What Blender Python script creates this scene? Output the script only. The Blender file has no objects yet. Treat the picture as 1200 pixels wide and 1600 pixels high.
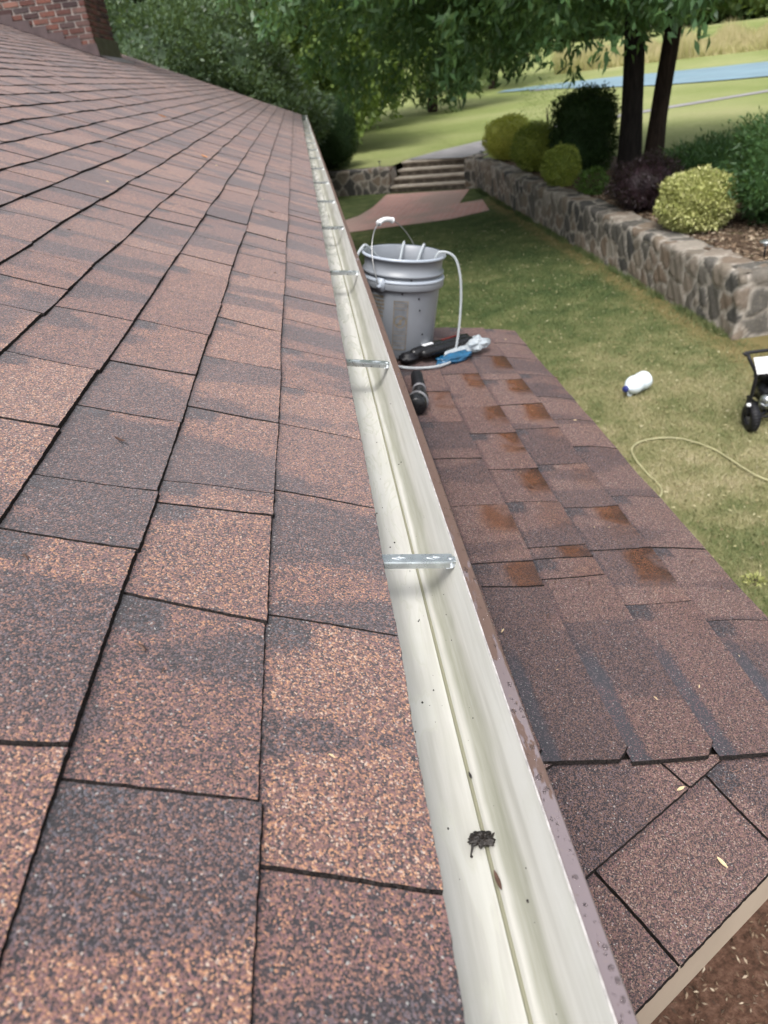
import bpy, bmesh, math, random
import numpy as np
from mathutils import Vector, Matrix, noise
R = math.radians
random.seed(7)
rng = np.random.default_rng(7)
scene = bpy.context.scene
COL = scene.collection

# ------------------------------------------------------------------ camera
CAMZ = 3.1
cam_d = bpy.data.cameras.new('camera')
cam = bpy.data.objects.new('camera', cam_d)
COL.objects.link(cam)
right = Vector((0.98840, -0.10384, -0.11084))
up = Vector((0.14829, 0.50193, 0.85210))
back = right.cross(up).normalized()
up = back.cross(right).normalized()
cam.matrix_world = Matrix(((right.x, up.x, back.x, 0), (right.y, up.y, back.y, 0), (right.z, up.z, back.z, CAMZ), (0, 0, 0, 1)))
cam_d.sensor_fit = 'VERTICAL'
cam_d.sensor_height = 36.0
cam_d.lens = 25.89
cam_d.clip_start = 0.02
cam_d.clip_end = 2000
cam_d.dof.use_dof = True
cam_d.dof.focus_distance = 0.98
cam_d.dof.aperture_fstop = 7.6
scene.camera = cam

# ------------------------------------------------------------------ light
SUN_EL, SUN_AZ = 60.0, -160.0      # azimuth measured from +Y towards +X
world = bpy.data.worlds.new('World')
scene.world = world
world.use_nodes = True
wt = world.node_tree
wt.nodes.clear()
sky = wt.nodes.new('ShaderNodeTexSky')
sky.sky_type = 'NISHITA'
sky.sun_disc = False
sky.sun_elevation = R(SUN_EL)
sky.sun_rotation = R(SUN_AZ)
sky.dust_density = 4.0
hs = wt.nodes.new('ShaderNodeHueSaturation')
hs.inputs['Saturation'].default_value = 0.35      # hazy, overcast sky
bg = wt.nodes.new('ShaderNodeBackground')
bg.inputs['Strength'].default_value = 0.15
wo = wt.nodes.new('ShaderNodeOutputWorld')
wt.links.new(sky.outputs[0], hs.inputs['Color'])
wt.links.new(hs.outputs[0], bg.inputs['Color'])
wt.links.new(bg.outputs[0], wo.inputs['Surface'])
sd = bpy.data.lights.new('sun', 'SUN')
sd.energy = 1.25
sd.angle = R(22)
sd.color = (1.0, 0.97, 0.94)
so = bpy.data.objects.new('sun', sd)
COL.objects.link(so)
sdir = Vector((math.sin(R(SUN_AZ)) * math.cos(R(SUN_EL)), math.cos(R(SUN_AZ)) * math.cos(R(SUN_EL)), math.sin(R(SUN_EL))))
so.rotation_euler = sdir.to_track_quat('Z', 'Y').to_euler()
so.location = sdir * 30
scene.view_settings.view_transform = 'Standard'
scene.view_settings.look = 'None'
scene.view_settings.gamma = 1.0
scene.view_settings.exposure = 1.1
scene.render.resolution_x = 768
scene.render.resolution_y = 1024

# ------------------------------------------------------------------ helpers
def tag(o, label=None, cat=None, group=None, kind=None):
    if label: o['label'] = label
    if cat: o['category'] = cat
    if group: o['group'] = group
    if kind: o['kind'] = kind
    return o

def empty(name, loc=(0, 0, 0), rot=(0, 0, 0), parent=None):
    o = bpy.data.objects.new(name, None)
    o.empty_display_size = 0.1
    COL.objects.link(o)
    o.location = loc
    o.rotation_euler = rot
    if parent: o.parent = parent
    return o

def copy_tree(o, parent=None):
    c = o.copy()
    COL.objects.link(c)
    c.parent = parent
    for ch in [x for x in bpy.data.objects if x.parent == o]:
        copy_tree(ch, c)
    return c

class MB:
    """collects shapes, builds ONE mesh object"""
    def __init__(s):
        s.v = []; s.f = []; s.m = []; s.c = []
    def add(s, verts, faces, mi=0):
        o = len(s.v)
        s.v += [tuple(p) for p in verts]
        s.f += [tuple(i + o for i in f) for f in faces]
        s.m += [mi] * len(faces)
    def box(s, c, d, M=None, mi=0, bev=0.0):
        x, y, z = d[0] / 2, d[1] / 2, d[2] / 2
        bm = bmesh.new()
        bmesh.ops.create_cube(bm, size=1)
        for v in bm.verts: v.co = Vector((v.co.x * d[0], v.co.y * d[1], v.co.z * d[2]))
        if bev: bmesh.ops.bevel(bm, geom=bm.edges[:], offset=bev, segments=2, affect='EDGES')
        s.addbm(bm, Matrix.Translation(c) @ (M.to_4x4() if M else Matrix.Identity(4)), mi)
    def addbm(s, bm, M=None, mi=0):
        bm.verts.ensure_lookup_table()
        vs = [(M @ v.co if M else v.co) for v in bm.verts]
        s.add(vs, [[v.index for v in f.verts] for f in bm.faces], mi)
        bm.free()
    def tube(s, pts, r, n=10, mi=0, cap=True):
        pts = [Vector(p) for p in pts]
        rs = r if isinstance(r, (list, tuple)) else [r] * len(pts)
        verts = []; faces = []
        pn = None
        for i, p in enumerate(pts):
            t = (pts[min(i + 1, len(pts) - 1)] - pts[max(i - 1, 0)])
            t.normalize()
            if pn is None:
                a = Vector((0, 0, 1)) if abs(t.z) < .9 else Vector((1, 0, 0))
                nn = (a - t * a.dot(t)).normalized()
            else:
                nn = (pn - t * pn.dot(t)).normalized()
            pn = nn
            b = t.cross(nn)
            for k in range(n):
                an = 2 * math.pi * k / n
                verts.append(p + (nn * math.cos(an) + b * math.sin(an)) * rs[i])
        for i in range(len(pts) - 1):
            for k in range(n):
                faces.append((i * n + k, i * n + (k + 1) % n, (i + 1) * n + (k + 1) % n, (i + 1) * n + k))
        if cap:
            faces.append(tuple(range(n - 1, -1, -1)))
            faces.append(tuple((len(pts) - 1) * n + k for k in range(n)))
        s.add(verts, faces, mi)
    def lathe(s, prof, n=48, M=None, mi=0, close=False):
        verts = []; faces = []
        for (r, z) in prof:
            for k in range(n):
                a = 2 * math.pi * k / n
                p = Vector((r * math.cos(a), r * math.sin(a), z))
                verts.append(M @ p if M else p)
        for i in range(len(prof) - 1):
            for k in range(n):
                faces.append((i * n + k, i * n + (k + 1) % n, (i + 1) * n + (k + 1) % n, (i + 1) * n + k))
        s.add(verts, faces, mi)
    def build(s, name, mats, parent=None, smooth=False):
        me = bpy.data.meshes.new(name)
        me.from_pydata(s.v, [], s.f)
        if not isinstance(mats, (list, tuple)): mats = [mats]
        for m in mats: me.materials.append(m)
        me.polygons.foreach_set('material_index', s.m)
        if smooth: me.polygons.foreach_set('use_smooth', [True] * len(me.polygons))
        me.update()
        o = bpy.data.objects.new(name, me)
        COL.objects.link(o)
        if parent: o.parent = parent
        return o

def np_mesh(name, verts, quads, mats, parent=None, mi=None, smooth=False, attr=None):
    """big mesh from numpy arrays (faces all of one size)"""
    me = bpy.data.meshes.new(name)
    nv, nf, k = len(verts), len(quads), quads.shape[1]
    me.vertices.add(nv)
    me.vertices.foreach_set('co', verts.astype(np.float32).ravel())
    me.loops.add(nf * k)
    me.loops.foreach_set('vertex_index', quads.astype(np.int32).ravel())
    me.polygons.add(nf)
    me.polygons.foreach_set('loop_start', np.arange(0, nf * k, k, dtype=np.int32))
    me.polygons.foreach_set('loop_total', np.full(nf, k, dtype=np.int32))
    if not isinstance(mats, (list, tuple)): mats = [mats]
    for m in mats: me.materials.append(m)
    if mi is not None: me.polygons.foreach_set('material_index', mi.astype(np.int32))
    if smooth: me.polygons.foreach_set('use_smooth', np.ones(nf, dtype=bool))
    if attr is not None:
        for an, ad in attr.items():
            a = me.attributes.new(an, 'FLOAT_COLOR', 'POINT')
            a.data.foreach_set('color', ad.astype(np.float32).ravel())
    me.update(calc_edges=True)
    me.validate()
    o = bpy.data.objects.new(name, me)
    COL.objects.link(o)
    if parent: o.parent = parent
    return o

def catmull(pts, n=8):
    pts = [Vector(p) for p in pts]
    P = [pts[0] * 2 - pts[1]] + pts + [pts[-1] * 2 - pts[-2]]
    out = []
    for i in range(1, len(P) - 2):
        for j in range(n):
            t = j / n
            a, b, c, d = P[i - 1], P[i], P[i + 1], P[i + 2]
            out.append(0.5 * ((2 * b) + (c - a) * t + (2 * a - 5 * b + 4 * c - d) * t * t + (3 * b - a - 3 * c + d) * t ** 3))
    out.append(pts[-1])
    return out

# ------------------------------------------------------------------ materials
class NT:
    def __init__(s, name):
        s.m = bpy.data.materials.new(name)
        s.m.use_nodes = True
        s.t = s.m.node_tree
        s.t.nodes.clear()
        s.out = s.t.nodes.new('ShaderNodeOutputMaterial')
        s.b = s.t.nodes.new('ShaderNodeBsdfPrincipled')
        s.t.links.new(s.b.outputs[0], s.out.inputs[0])
        s.tc = s.t.nodes.new('ShaderNodeTexCoord')
    def n(s, typ, **kw):
        nd = s.t.nodes.new(typ)
        for k, v in kw.items():
            if k in nd.inputs.keys() if isinstance(k, str) else False:
                pass
            setattr(nd, k, v)
        return nd
    def put(s, sock, v):
        if v is None: return
        if hasattr(v, 'is_linked') or hasattr(v, 'links'): s.t.links.new(v, sock)
        elif isinstance(v, (tuple, list)) and len(v) == 3 and sock.type == 'RGBA': sock.default_value = (*v, 1)
        else: sock.default_value = v
    def noise(s, scale=5, detail=3, rough=.5, vec=None, dist=0, dim='3D', out=0):
        nd = s.n('ShaderNodeTexNoise'); nd.noise_dimensions = dim
        nd.inputs['Scale'].default_value = scale; nd.inputs['Detail'].default_value = detail
        nd.inputs['Roughness'].default_value = rough; nd.inputs['Distortion'].default_value = dist
        s.put(nd.inputs['Vector'], vec if vec is not None else s.tc.outputs['Object'])
        return nd.outputs[out]
    def vor(s, scale=5, vec=None, feature='F1', out='Distance', rand=1.0):
        nd = s.n('ShaderNodeTexVoronoi'); nd.feature = feature
        nd.inputs['Scale'].default_value = scale
        nd.inputs['Randomness'].default_value = rand
        s.put(nd.inputs['Vector'], vec if vec is not None else s.tc.outputs['Object'])
        return nd.outputs[out]
    def math(s, op, a, b=None, c=None, clamp=False):
        nd = s.n('ShaderNodeMath'); nd.operation = op; nd.use_clamp = clamp
        for i, v in enumerate((a, b, c)):
            if v is not None: s.put(nd.inputs[i], v)
        return nd.outputs[0]
    def ramp(s, fac, stops, interp='LINEAR'):
        nd = s.n('ShaderNodeValToRGB'); cr = nd.color_ramp; cr.interpolation = interp
        while len(cr.elements) > 1: cr.elements.remove(cr.elements[0])
        for i, (p, c) in enumerate(stops):
            e = cr.elements[0] if i == 0 else cr.elements.new(p)
            e.position = p
            c = (c, c, c) if isinstance(c, (int, float)) else c
            e.color = (*c, 1)
        s.put(nd.inputs[0], fac)
        return nd.outputs[0]
    def mix(s, fac, a, b, mode='MIX'):
        nd = s.n('ShaderNodeMix'); nd.data_type = 'RGBA'; nd.blend_type = mode
        s.put(nd.inputs[0], fac); s.put(nd.inputs[6], a); s.put(nd.inputs[7], b)
        return nd.outputs[2]
    def map(s, v, a, b, c=0, d=1, smooth=False):
        nd = s.n('ShaderNodeMapRange')
        if smooth: nd.interpolation_type = 'SMOOTHSTEP'
        s.put(nd.inputs[0], v)
        for i, q in enumerate((a, b, c, d)): s.put(nd.inputs[i + 1], q)
        return nd.outputs[0]
    def scale(s, sc, vec=None, off=(0, 0, 0), rot=(0, 0, 0)):
        nd = s.n('ShaderNodeMapping'); nd.inputs['Scale'].default_value = sc
        nd.inputs['Location'].default_value = off; nd.inputs['Rotation'].default_value = rot
        s.put(nd.inputs[0], vec if vec is not None else s.tc.outputs['Object'])
        return nd.outputs[0]
    def bump(s, h, strength=.5, dist=.01, normal=None):
        nd = s.n('ShaderNodeBump'); nd.inputs['Strength'].default_value = strength
        nd.inputs['Distance'].default_value = dist; s.put(nd.inputs['Height'], h)
        if normal is not None: s.put(nd.inputs['Normal'], normal)
        return nd.outputs[0]
    def sep(s, vec):
        nd = s.n('ShaderNodeSeparateXYZ'); s.put(nd.inputs[0], vec); return nd.outputs
    def comb(s, x, y, z):
        nd = s.n('ShaderNodeCombineXYZ')
        for i, v in enumerate((x, y, z)): s.put(nd.inputs[i], v)
        return nd.outputs[0]
    def attr(s, name):
        nd = s.n('ShaderNodeAttribute'); nd.attribute_name = name; return nd
    def fin(s, color=None, rough=.6, metal=0, normal=None, spec=.5, **kw):
        s.put(s.b.inputs['Base Color'], color)
        s.put(s.b.inputs['Roughness'], rough); s.put(s.b.inputs['Metallic'], metal)
        s.put(s.b.inputs['Normal'], normal); s.put(s.b.inputs['Specular IOR Level'], spec)
        for k, v in kw.items(): s.put(s.b.inputs[k.replace('_', ' ')], v)
        return s.m

def simple(name, col, rough=.5, metal=0, var=.12, scale=20, bump=0, bscale=200, spec=.5, **kw):
    m = NT(name)
    n = m.noise(scale, 4)
    lo = tuple(c * (1 - var) for c in col); hi = tuple(min(1, c * (1 + var)) for c in col)
    c = m.ramp(n, [(.3, lo), (.7, hi)])
    nr = m.bump(m.noise(bscale, 3), bump, .002) if bump else None
    r = m.map(m.noise(scale * 1.7, 3), .3, .7, max(0, rough - .08), min(1, rough + .08))
    return m.fin(c, r, metal, nr, spec, **kw)

def shingle_mat(name, granule=520, main=True):
    m = NT(name)
    a = m.attr('tab'); col = a.outputs['Color']
    b = m.attr('tab2')
    s3 = m.sep(col); rnd, v, u = s3[0], s3[1], s3[2]
    wet = m.sep(b.outputs['Color'])[0]; along = m.sep(b.outputs['Color'])[1]; across = m.sep(b.outputs['Color'])[2]
    # colour blend bands that change along each shingle strip
    w1 = m.noise(22, 3, .6)
    band = m.noise(1, 1, .5, m.comb(m.math('ADD', m.math('MULTIPLY', along, 6.5), m.math('MULTIPLY', rnd, 91.0)), m.math('MULTIPLY', across, .22), m.math('MULTIPLY', rnd, 37.0)))
    bandw = m.math('ADD', band, m.math('MULTIPLY', m.math('SUBTRACT', w1, .5), .07))
    dark = m.map(bandw, .49, .445, 0, 1, True)
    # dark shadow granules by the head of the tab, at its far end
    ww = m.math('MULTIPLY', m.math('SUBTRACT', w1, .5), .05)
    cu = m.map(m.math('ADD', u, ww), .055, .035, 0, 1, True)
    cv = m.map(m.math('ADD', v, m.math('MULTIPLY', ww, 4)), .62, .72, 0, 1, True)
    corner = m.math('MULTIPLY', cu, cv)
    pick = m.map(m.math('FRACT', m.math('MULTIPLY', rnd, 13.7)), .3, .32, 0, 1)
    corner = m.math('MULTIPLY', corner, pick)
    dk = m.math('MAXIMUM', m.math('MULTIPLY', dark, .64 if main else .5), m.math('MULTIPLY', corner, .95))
    tint = m.math('FRACT', m.math('MULTIPLY', rnd, 5.3))
    # granules
    gv = m.n('ShaderNodeTexVoronoi'); gv.inputs['Scale'].default_value = granule
    m.put(gv.inputs['Vector'], m.tc.outputs['Object'])
    g = m.sep(gv.outputs['Color'])
    clump = m.noise(200, 3, .65)
    fac = m.math('ADD', m.math('MULTIPLY', g[0], .92), m.math('MULTIPLY', m.math('SUBTRACT', clump, .5), .42))
    fac = m.math('SUBTRACT', fac, m.math('MULTIPLY', dk, .36))
    fac = m.math('ADD', fac, m.math('MULTIPLY', m.math('SUBTRACT', tint, .5), .17 if main else .12))
    lip = m.math('MULTIPLY', m.map(m.math('ADD', v, m.math('MULTIPLY', ww, 1.2)), .90, .985, 0, 1, True), 1.0)  # shade under the next course, painted as darker granules
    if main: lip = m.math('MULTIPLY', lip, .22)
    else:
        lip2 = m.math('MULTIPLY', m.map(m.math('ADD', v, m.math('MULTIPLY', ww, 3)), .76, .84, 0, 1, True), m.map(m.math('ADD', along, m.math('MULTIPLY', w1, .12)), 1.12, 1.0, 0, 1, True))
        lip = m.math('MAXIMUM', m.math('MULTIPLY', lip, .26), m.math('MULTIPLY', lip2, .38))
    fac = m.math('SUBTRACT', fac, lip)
    fac = m.math('ADD', fac, -.045 if main else .03, clamp=True)
    if main:
        stops = [(0, (.008, .008, .011)), (.14, (.020, .019, .026)), (.28, (.050, .030, .030)), (.42, (.110, .057, .049)), (.58, (.182, .093, .072)), (.72, (.27, .130, .085)), (.84, (.42, .212, .105)), (.95, (.44, .34, .27))]
    else:
        stops = [(0, (.008, .008, .011)), (.15, (.022, .019, .023)), (.3, (.044, .027, .027)), (.46, (.082, .046, .040)), (.64, (.13, .072, .057)), (.8, (.185, .107, .078)), (.93, (.27, .20, .165))]
    c = m.ramp(fac, stops)
    if not main: c = m.mix(m.math('MULTIPLY', lip2, .45), c, (.045, .055, .07))  # bluish shade of the near strips, put into the colour
    # rose / blue grey stray granules
    c = m.mix(m.map(g[1], .80, .84, 0, .75), c, m.mix(dk, (.16, .08, .083), (.085, .092, .11)))
    c = m.mix(m.map(g[2], .985, .99, 0, .6), c, (.42, .40, .37))
    # slow weathering
    c = m.mix(m.map(m.noise(1.7, 3), .35, .75, 0, .22), c, (.11, .09, .09))
    hgt = m.math('SUBTRACT', 1.0, gv.outputs['Distance'])
    nr = m.bump(hgt, .75, .0012, m.bump(m.noise(60, 3), .35, .004))
    wn = m.math('MULTIPLY', wet, m.map(m.math('ADD', v, m.math('MULTIPLY', m.math('SUBTRACT', m.noise(16, 3), .5), .40)), .62, .34, 0, 1, True))
    wn = m.math('MULTIPLY', wn, m.map(m.math('ADD', u, m.math('MULTIPLY', m.math('SUBTRACT', m.noise(9, 3), .5), .10)), .16, .10, .15, 1, True))
    wn = m.math('MULTIPLY', wn, m.map(m.noise(9, 2), .34, .5, .35, 1, True))
    ru = m.map(m.math('ADD', u, m.math('MULTIPLY', ww, 1.5)), .012, .0, 1, 1)
    wdk = m.math('MULTIPLY', m.map(v, .30, .0, 0, .6, True), wn)
    c = m.mix(m.math('MULTIPLY', wn, .8), c, m.mix(m.math('MULTIPLY', fac, m.math('SUBTRACT', 1, wdk)), (.016, .008, .006), (.21, .072, .022)))
    rough = m.map(wn, 0, 1, .86, .24)
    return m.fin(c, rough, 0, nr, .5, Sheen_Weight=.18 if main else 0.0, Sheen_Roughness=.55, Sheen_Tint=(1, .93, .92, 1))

def leaf_mat(name, cols, trans=.35, rough=.5, spec=.4, patch=.35, pscale=.7):
    m = NT(name)
    gi = m.n('ShaderNodeNewGeometry')
    r = m.math('ADD', m.math('MULTIPLY', gi.outputs['Random Per Island'], 1 - patch), m.math('MULTIPLY', m.map(m.noise(pscale, 2), .3, .7), patch))
    n = len(cols)
    c = m.ramp(r, [(i / max(1, n - 1), q) for i, q in enumerate(cols)])
    m.fin(c, rough, 0, None, spec)
    tr = m.n('ShaderNodeBsdfTranslucent')
    c2 = m.mix(.5, c, (.30, .42, .05), 'MIX')
    m.put(tr.inputs['Color'], c2)
    mx = m.n('ShaderNodeMixShader'); mx.inputs[0].default_value = trans
    m.t.links.new(m.b.outputs[0], mx.inputs[1]); m.t.links.new(tr.outputs[0], mx.inputs[2])
    m.t.links.new(mx.outputs[0], m.out.inputs[0])
    return m.m

def bark_mat(name, lo, hi):
    m = NT(name)
    v = m.scale((14, 14, 2.2))
    n = m.noise(1, 5, .65, v, 1.2)
    c = m.ramp(n, [(.3, lo), (.7, hi)])
    return m.fin(c, .9, 0, m.bump(n, .9, .03), .2)

def lawn_mat(name):
    m = NT(name)
    P = m.tc.outputs['Object']
    big = m.noise(.45, 4, .6, P)
    mid = m.noise(2.6, 4, .65, P)
    fine = m.noise(34, 4, .7, P)
    xyz = m.sep(P)
    k = m.math('ADD', m.math('MULTIPLY', big, .5), m.math('MULTIPLY', mid, .5))
    # near turf painted sunny and paler, tree shade painted darker green further off
    far = m.map(xyz[1], 5.0, 11.0, .08, -.10, True)
    k = m.math('ADD', k, far)
    c = m.ramp(k, [(.28, (.044, .070, .024)), (.42, (.086, .108, .040)), (.52, (.15, .156, .068)), (.63, (.235, .215, .11)), (.78, (.32, .265, .165))])
    c = m.mix(m.map(fine, .35, .7, 0, .55), c, m.mix(.5, c, (.42, .42, .20), 'MULTIPLY'))
    c = m.mix(m.map(fine, .58, .75, 0, .35), c, (.40, .38, .17))
    # bare soil along the foot of the stone wall
    w = m.math('MULTIPLY', m.map(m.math('ADD', xyz[0], m.math('MULTIPLY', m.math('SUBTRACT', mid, .5), 1.1)), 3.95, 4.5, 0, 1, True), m.map(xyz[1], 20, 19, 0, 1))
    c = m.mix(m.math('MULTIPLY', w, .55), c, (.20, .135, .06))
    soil = m.map(m.math('ADD', m.math('ADD', xyz[1], m.math('MULTIPLY', xyz[0], .25)), m.math('MULTIPLY', m.math('SUBTRACT', m.noise(3, 3, .6), .5), 1.6)), 2.65, 2.2, 0, 1, True)
    sc = m.ramp(m.noise(26, 4, .7), [(.3, (.035, .022, .015)), (.5, (.095, .050, .033)), (.7, (.16, .095, .068))])
    c = m.mix(soil, c, sc)
    return m.fin(c, .95, 0, m.bump(fine, .8, .03), .15)

def field_mat(name):
    m = NT(name)
    P = m.tc.outputs['Object']
    big = m.noise(.12, 4, .6, P); fine = m.noise(9, 5, .7, P)
    k = m.math('ADD', m.math('MULTIPLY', big, .7), m.math('MULTIPLY', fine, .3))
    c = m.ramp(k, [(.3, (.11, .145, .045)), (.45, (.175, .205, .07)), (.58, (.24, .255, .11)), (.72, (.31, .29, .155))])
    return m.fin(c, .95, 0, m.bump(fine, .7, .05), .1)

M = {}
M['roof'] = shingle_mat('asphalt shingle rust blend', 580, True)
M['roof2'] = shingle_mat('asphalt shingle brown blend', 600, False)
M['felt'] = simple('asphalt edge', (.018, .015, .014), .95, var=.8, scale=400, bump=1, bscale=500, spec=.1)
M['bark'] = bark_mat('dark bark', (.006, .005, .005), (.028, .023, .020))
M['bark2'] = bark_mat('brown bark', (.012, .008, .006), (.045, .031, .023))
M['mulch'] = None
M['lawn'] = lawn_mat('lawn turf')
M['field'] = field_mat('field turf')

def gutter_inner():
    m = NT('aged cream enamel')
    P = m.tc.outputs['Object']
    st = m.noise(1, 5, .6, m.scale((60, 3.0, 60)))
    bl = m.noise(14, 5, .65)
    c = m.ramp(st, [(.3, (.41, .405, .365)), (.6, (.535, .53, .495))])
    c = m.mix(m.map(bl, .5, .75, 0, .35), c, (.44, .445, .375))
    sp = m.vor(420)
    c = m.mix(m.map(sp, .10, .07, 0, .25), c, (.25, .24, .18))
    # stain streaks along the ogee, with its soft shadow band painted in
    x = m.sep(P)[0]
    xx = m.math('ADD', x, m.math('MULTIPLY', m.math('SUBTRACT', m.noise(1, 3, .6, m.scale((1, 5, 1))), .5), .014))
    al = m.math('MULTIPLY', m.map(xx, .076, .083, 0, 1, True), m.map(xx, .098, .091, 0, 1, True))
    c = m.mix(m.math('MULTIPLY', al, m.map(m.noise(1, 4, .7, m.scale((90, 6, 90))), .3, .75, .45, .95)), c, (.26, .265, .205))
    gr = m.math('MULTIPLY', m.map(x, .0682, .0688, 0, 1), m.map(x, .0730, .0726, 0, 1))
    c = m.mix(m.math('MULTIPLY', gr, .95), c, (.21, .205, .14))
    wet = m.map(m.noise(1, 3, .55, m.scale((26, 5.5, 26)), 1.2), .50, .53, 0, 1)
    fl = m.map(x, .068, .066, 0, 1)
    wet = m.math('MULTIPLY', wet, fl)
    edge = m.math('MULTIPLY', wet, m.math('SUBTRACT', 1, m.map(m.noise(1, 3, .55, m.scale((26, 5.5, 26)), 1.2), .53, .56, 0, 1)))
    c = m.mix(m.math('MULTIPLY', edge, m.map(m.sep(P)[1], .6, 1.8, .3, .65)), c, (.36, .36, .27))
    c = m.mix(m.math('MULTIPLY', wet, .25), c, (.68, .69, .64))
    return m.fin(c, m.map(wet, 0, 1, .5, .2), 0, m.bump(bl, .15, .002), .25)
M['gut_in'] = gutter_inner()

def lip_mat():
    m = NT('brown enamel with wet film')
    n = m.noise(1, 4, .6, m.scale((70, 14, 70)), .8)
    y = m.sep(m.tc.outputs['Object'])[1]
    thr = m.map(y, .35, 1.1, .42, .66)
    wet = m.map(m.math('SUBTRACT', n, thr), -.01, .01, 0, 1)
    c = m.mix(wet, (.13, .082, .066), (.19, .15, .155))  # wet film, its mauve sky reflection mixed into the colour
    c = m.mix(m.map(m.noise(220, 3), .62, .7, 0, .5), c, (.22, .17, .15))
    return m.fin(c, m.map(wet, 0, 1, .48, .16), 0, m.bump(wet, .25, .0012), .5)
M['gut_out'] = lip_mat()
M['white_edge'] = simple('chipped white edge', (.36, .34, .33), .5, 0, .3, 90)
M['galv'] = simple('galvanised steel', (.50, .53, .54), .30, .85, .18, 60)
M['water'] = NT('water').fin((1, 1, 1), .03, 0, None, .5, Transmission_Weight=1.0, IOR=1.33)
M['beige'] = simple('beige painted fascia', (.42, .35, .27), .5, 0, .1, 6, .1)
M['tan_wall'] = simple('tan painted wall', (.40, .34, .27), .7, 0, .1, 3, .2)
M['flash'] = simple('brown metal flashing', (.085, .060, .060), .38, .3, .2, 8)
M['grey_pail'] = simple('grey pail plastic', (.18, .195, .215), .38, 0, .08, 9, .05, spec=.5)
M['pail_light'] = simple('pale grey pail plastic', (.29, .325, .37), .35, 0, .05, 9)
M['brown_print'] = simple('faded brown print', (.16, .135, .10), .5, 0, .35, 60)
M['faint_print'] = simple('faint pail print', (.13, .14, .155), .45, 0, .12, 60)
M['dark_print'] = simple('dark grey print', (.13, .13, .14), .5, 0, .2, 60)
M['wire'] = simple('dull steel wire', (.35, .35, .34), .35, .8)
M['white_pl'] = simple('white plastic', (.72, .73, .74), .35, 0, .05)
M['black_pl'] = simple('black rubber', (.010, .010, .012), .5, 0, .3, 30, .2, spec=.3)
M['black_sh'] = simple('shiny black plastic', (.010, .010, .011), .30, 0, .3, 30, spec=.35)
M['blue_pl'] = simple('blue plastic film', (.015, .085, .17), .15, 0, .3, 40, .3, 60)
M['red_print'] = simple('dull red print', (.12, .02, .02), .3)
M['blue_cap'] = simple('navy cap', (.02, .03, .16), .4)
M['jug'] = simple('milky plastic', (.68, .76, .82), .3, 0, .06, 20)
M['hose_y'] = simple('pale yellow rubber hose', (.36, .34, .19), .5, 0, .15, 8)
M['concrete'] = simple('grey concrete', (.22, .21, .21), .9, 0, .15, 2, .5, 60)
M['dirt'] = simple('black wet debris', (.018, .014, .012), .55, 0, .5, 300, 1, 300)
M['straw'] = simple('dry straw seed', (.55, .42, .24), .6, 0, .2, 300)
M['orange_leaf'] = simple('dry orange leaf', (.55, .22, .06), .6, 0, .3, 200)
M['brown_leaf'] = simple('dry brown leaf', (.07, .035, .022), .6, 0, .3, 200)

def clear_mat():
    m = NT('clear vinyl tube')
    m.fin((.60, .64, .66), .2, 0, None, .5, Transmission_Weight=.5, IOR=1.2)
    return m.m
M['vinyl'] = clear_mat()
def film_mat():
    m = NT('clear plastic film')
    return m.fin((.62, .68, .72), .12, 0, m.bump(m.noise(70, 4), .8, .01), .6, Transmission_Weight=.5, IOR=1.3)
M['film'] = film_mat()

def mulch_mat():
    m = NT('bark mulch')
    f = m.noise(28, 5, .75)
    c = m.ramp(f, [(.3, (.035, .024, .018)), (.5, (.10, .068, .048)), (.7, (.22, .16, .11))])
    c = m.mix(m.map(m.noise(4, 4, .7), .58, .7, 0, .5), c, (.10, .14, .04))
    return m.fin(c, .95, 0, m.bump(f, 1, .04), .1)
M['mulch'] = mulch_mat()

def brick_mat(name, c1, c2, mortar, sc, rot=0.0, vec=None, bw=.5, rh=.25):
    m = NT(name)
    nd = m.n('ShaderNodeTexBrick')
    nd.inputs['Scale'].default_value = sc
    nd.inputs['Color1'].default_value = (*c1, 1); nd.inputs['Color2'].default_value = (*c2, 1)
    nd.inputs['Mortar'].default_value = (*mortar, 1)
    nd.inputs['Mortar Size'].default_value = .02; nd.inputs['Brick Width'].default_value = bw; nd.inputs['Row Height'].default_value = rh
    m.put(nd.inputs['Vector'], m.scale((1, 1, 1), None, rot=(0, 0, rot)))
    c = m.mix(m.map(m.noise(.7, 4, .6), .44, .58, 0, .7), nd.outputs['Color'], (.32, .25, .21))
    c = m.mix(m.map(m.noise(20, 4, .6), .4, .8, 0, .3), c, (.42, .30, .26))
    return m.fin(c, .85, 0, m.bump(nd.outputs['Fac'], -.4, .01), .2)
M['paver'] = brick_mat('brick paving', (.52, .27, .22), (.42, .21, .18), (.50, .42, .38), 2.4, R(-28))

def stone_mat():
    m = NT('field stone and mortar')
    a = m.attr('stone'); s = m.sep(a.outputs['Color'])
    r, mo, r2 = s[0], s[1], s[2]
    c = m.ramp(r, [(0, (.060, .060, .058)), (.3, (.125, .115, .10)), (.55, (.22, .185, .145)), (.8, (.18, .135, .10)), (1, (.30, .27, .23))])
    c = m.mix(m.map(m.noise(9, 5, .7), .35, .75, 0, .6), c, m.mix(.5, c, (.03, .03, .03)))
    c = m.mix(m.map(m.noise(30, 4, .7), .5, .8, 0, .35), c, (.38, .33, .27))
    mc = m.ramp(m.noise(14, 4, .7), [(.3, (.24, .21, .18)), (.7, (.42, .39, .34))])
    c = m.mix(mo, c, mc)
    return m.fin(c, .92, 0, m.bump(m.noise(45, 5, .7), .8, .02), .2)
M['stone'] = stone_mat()

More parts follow.
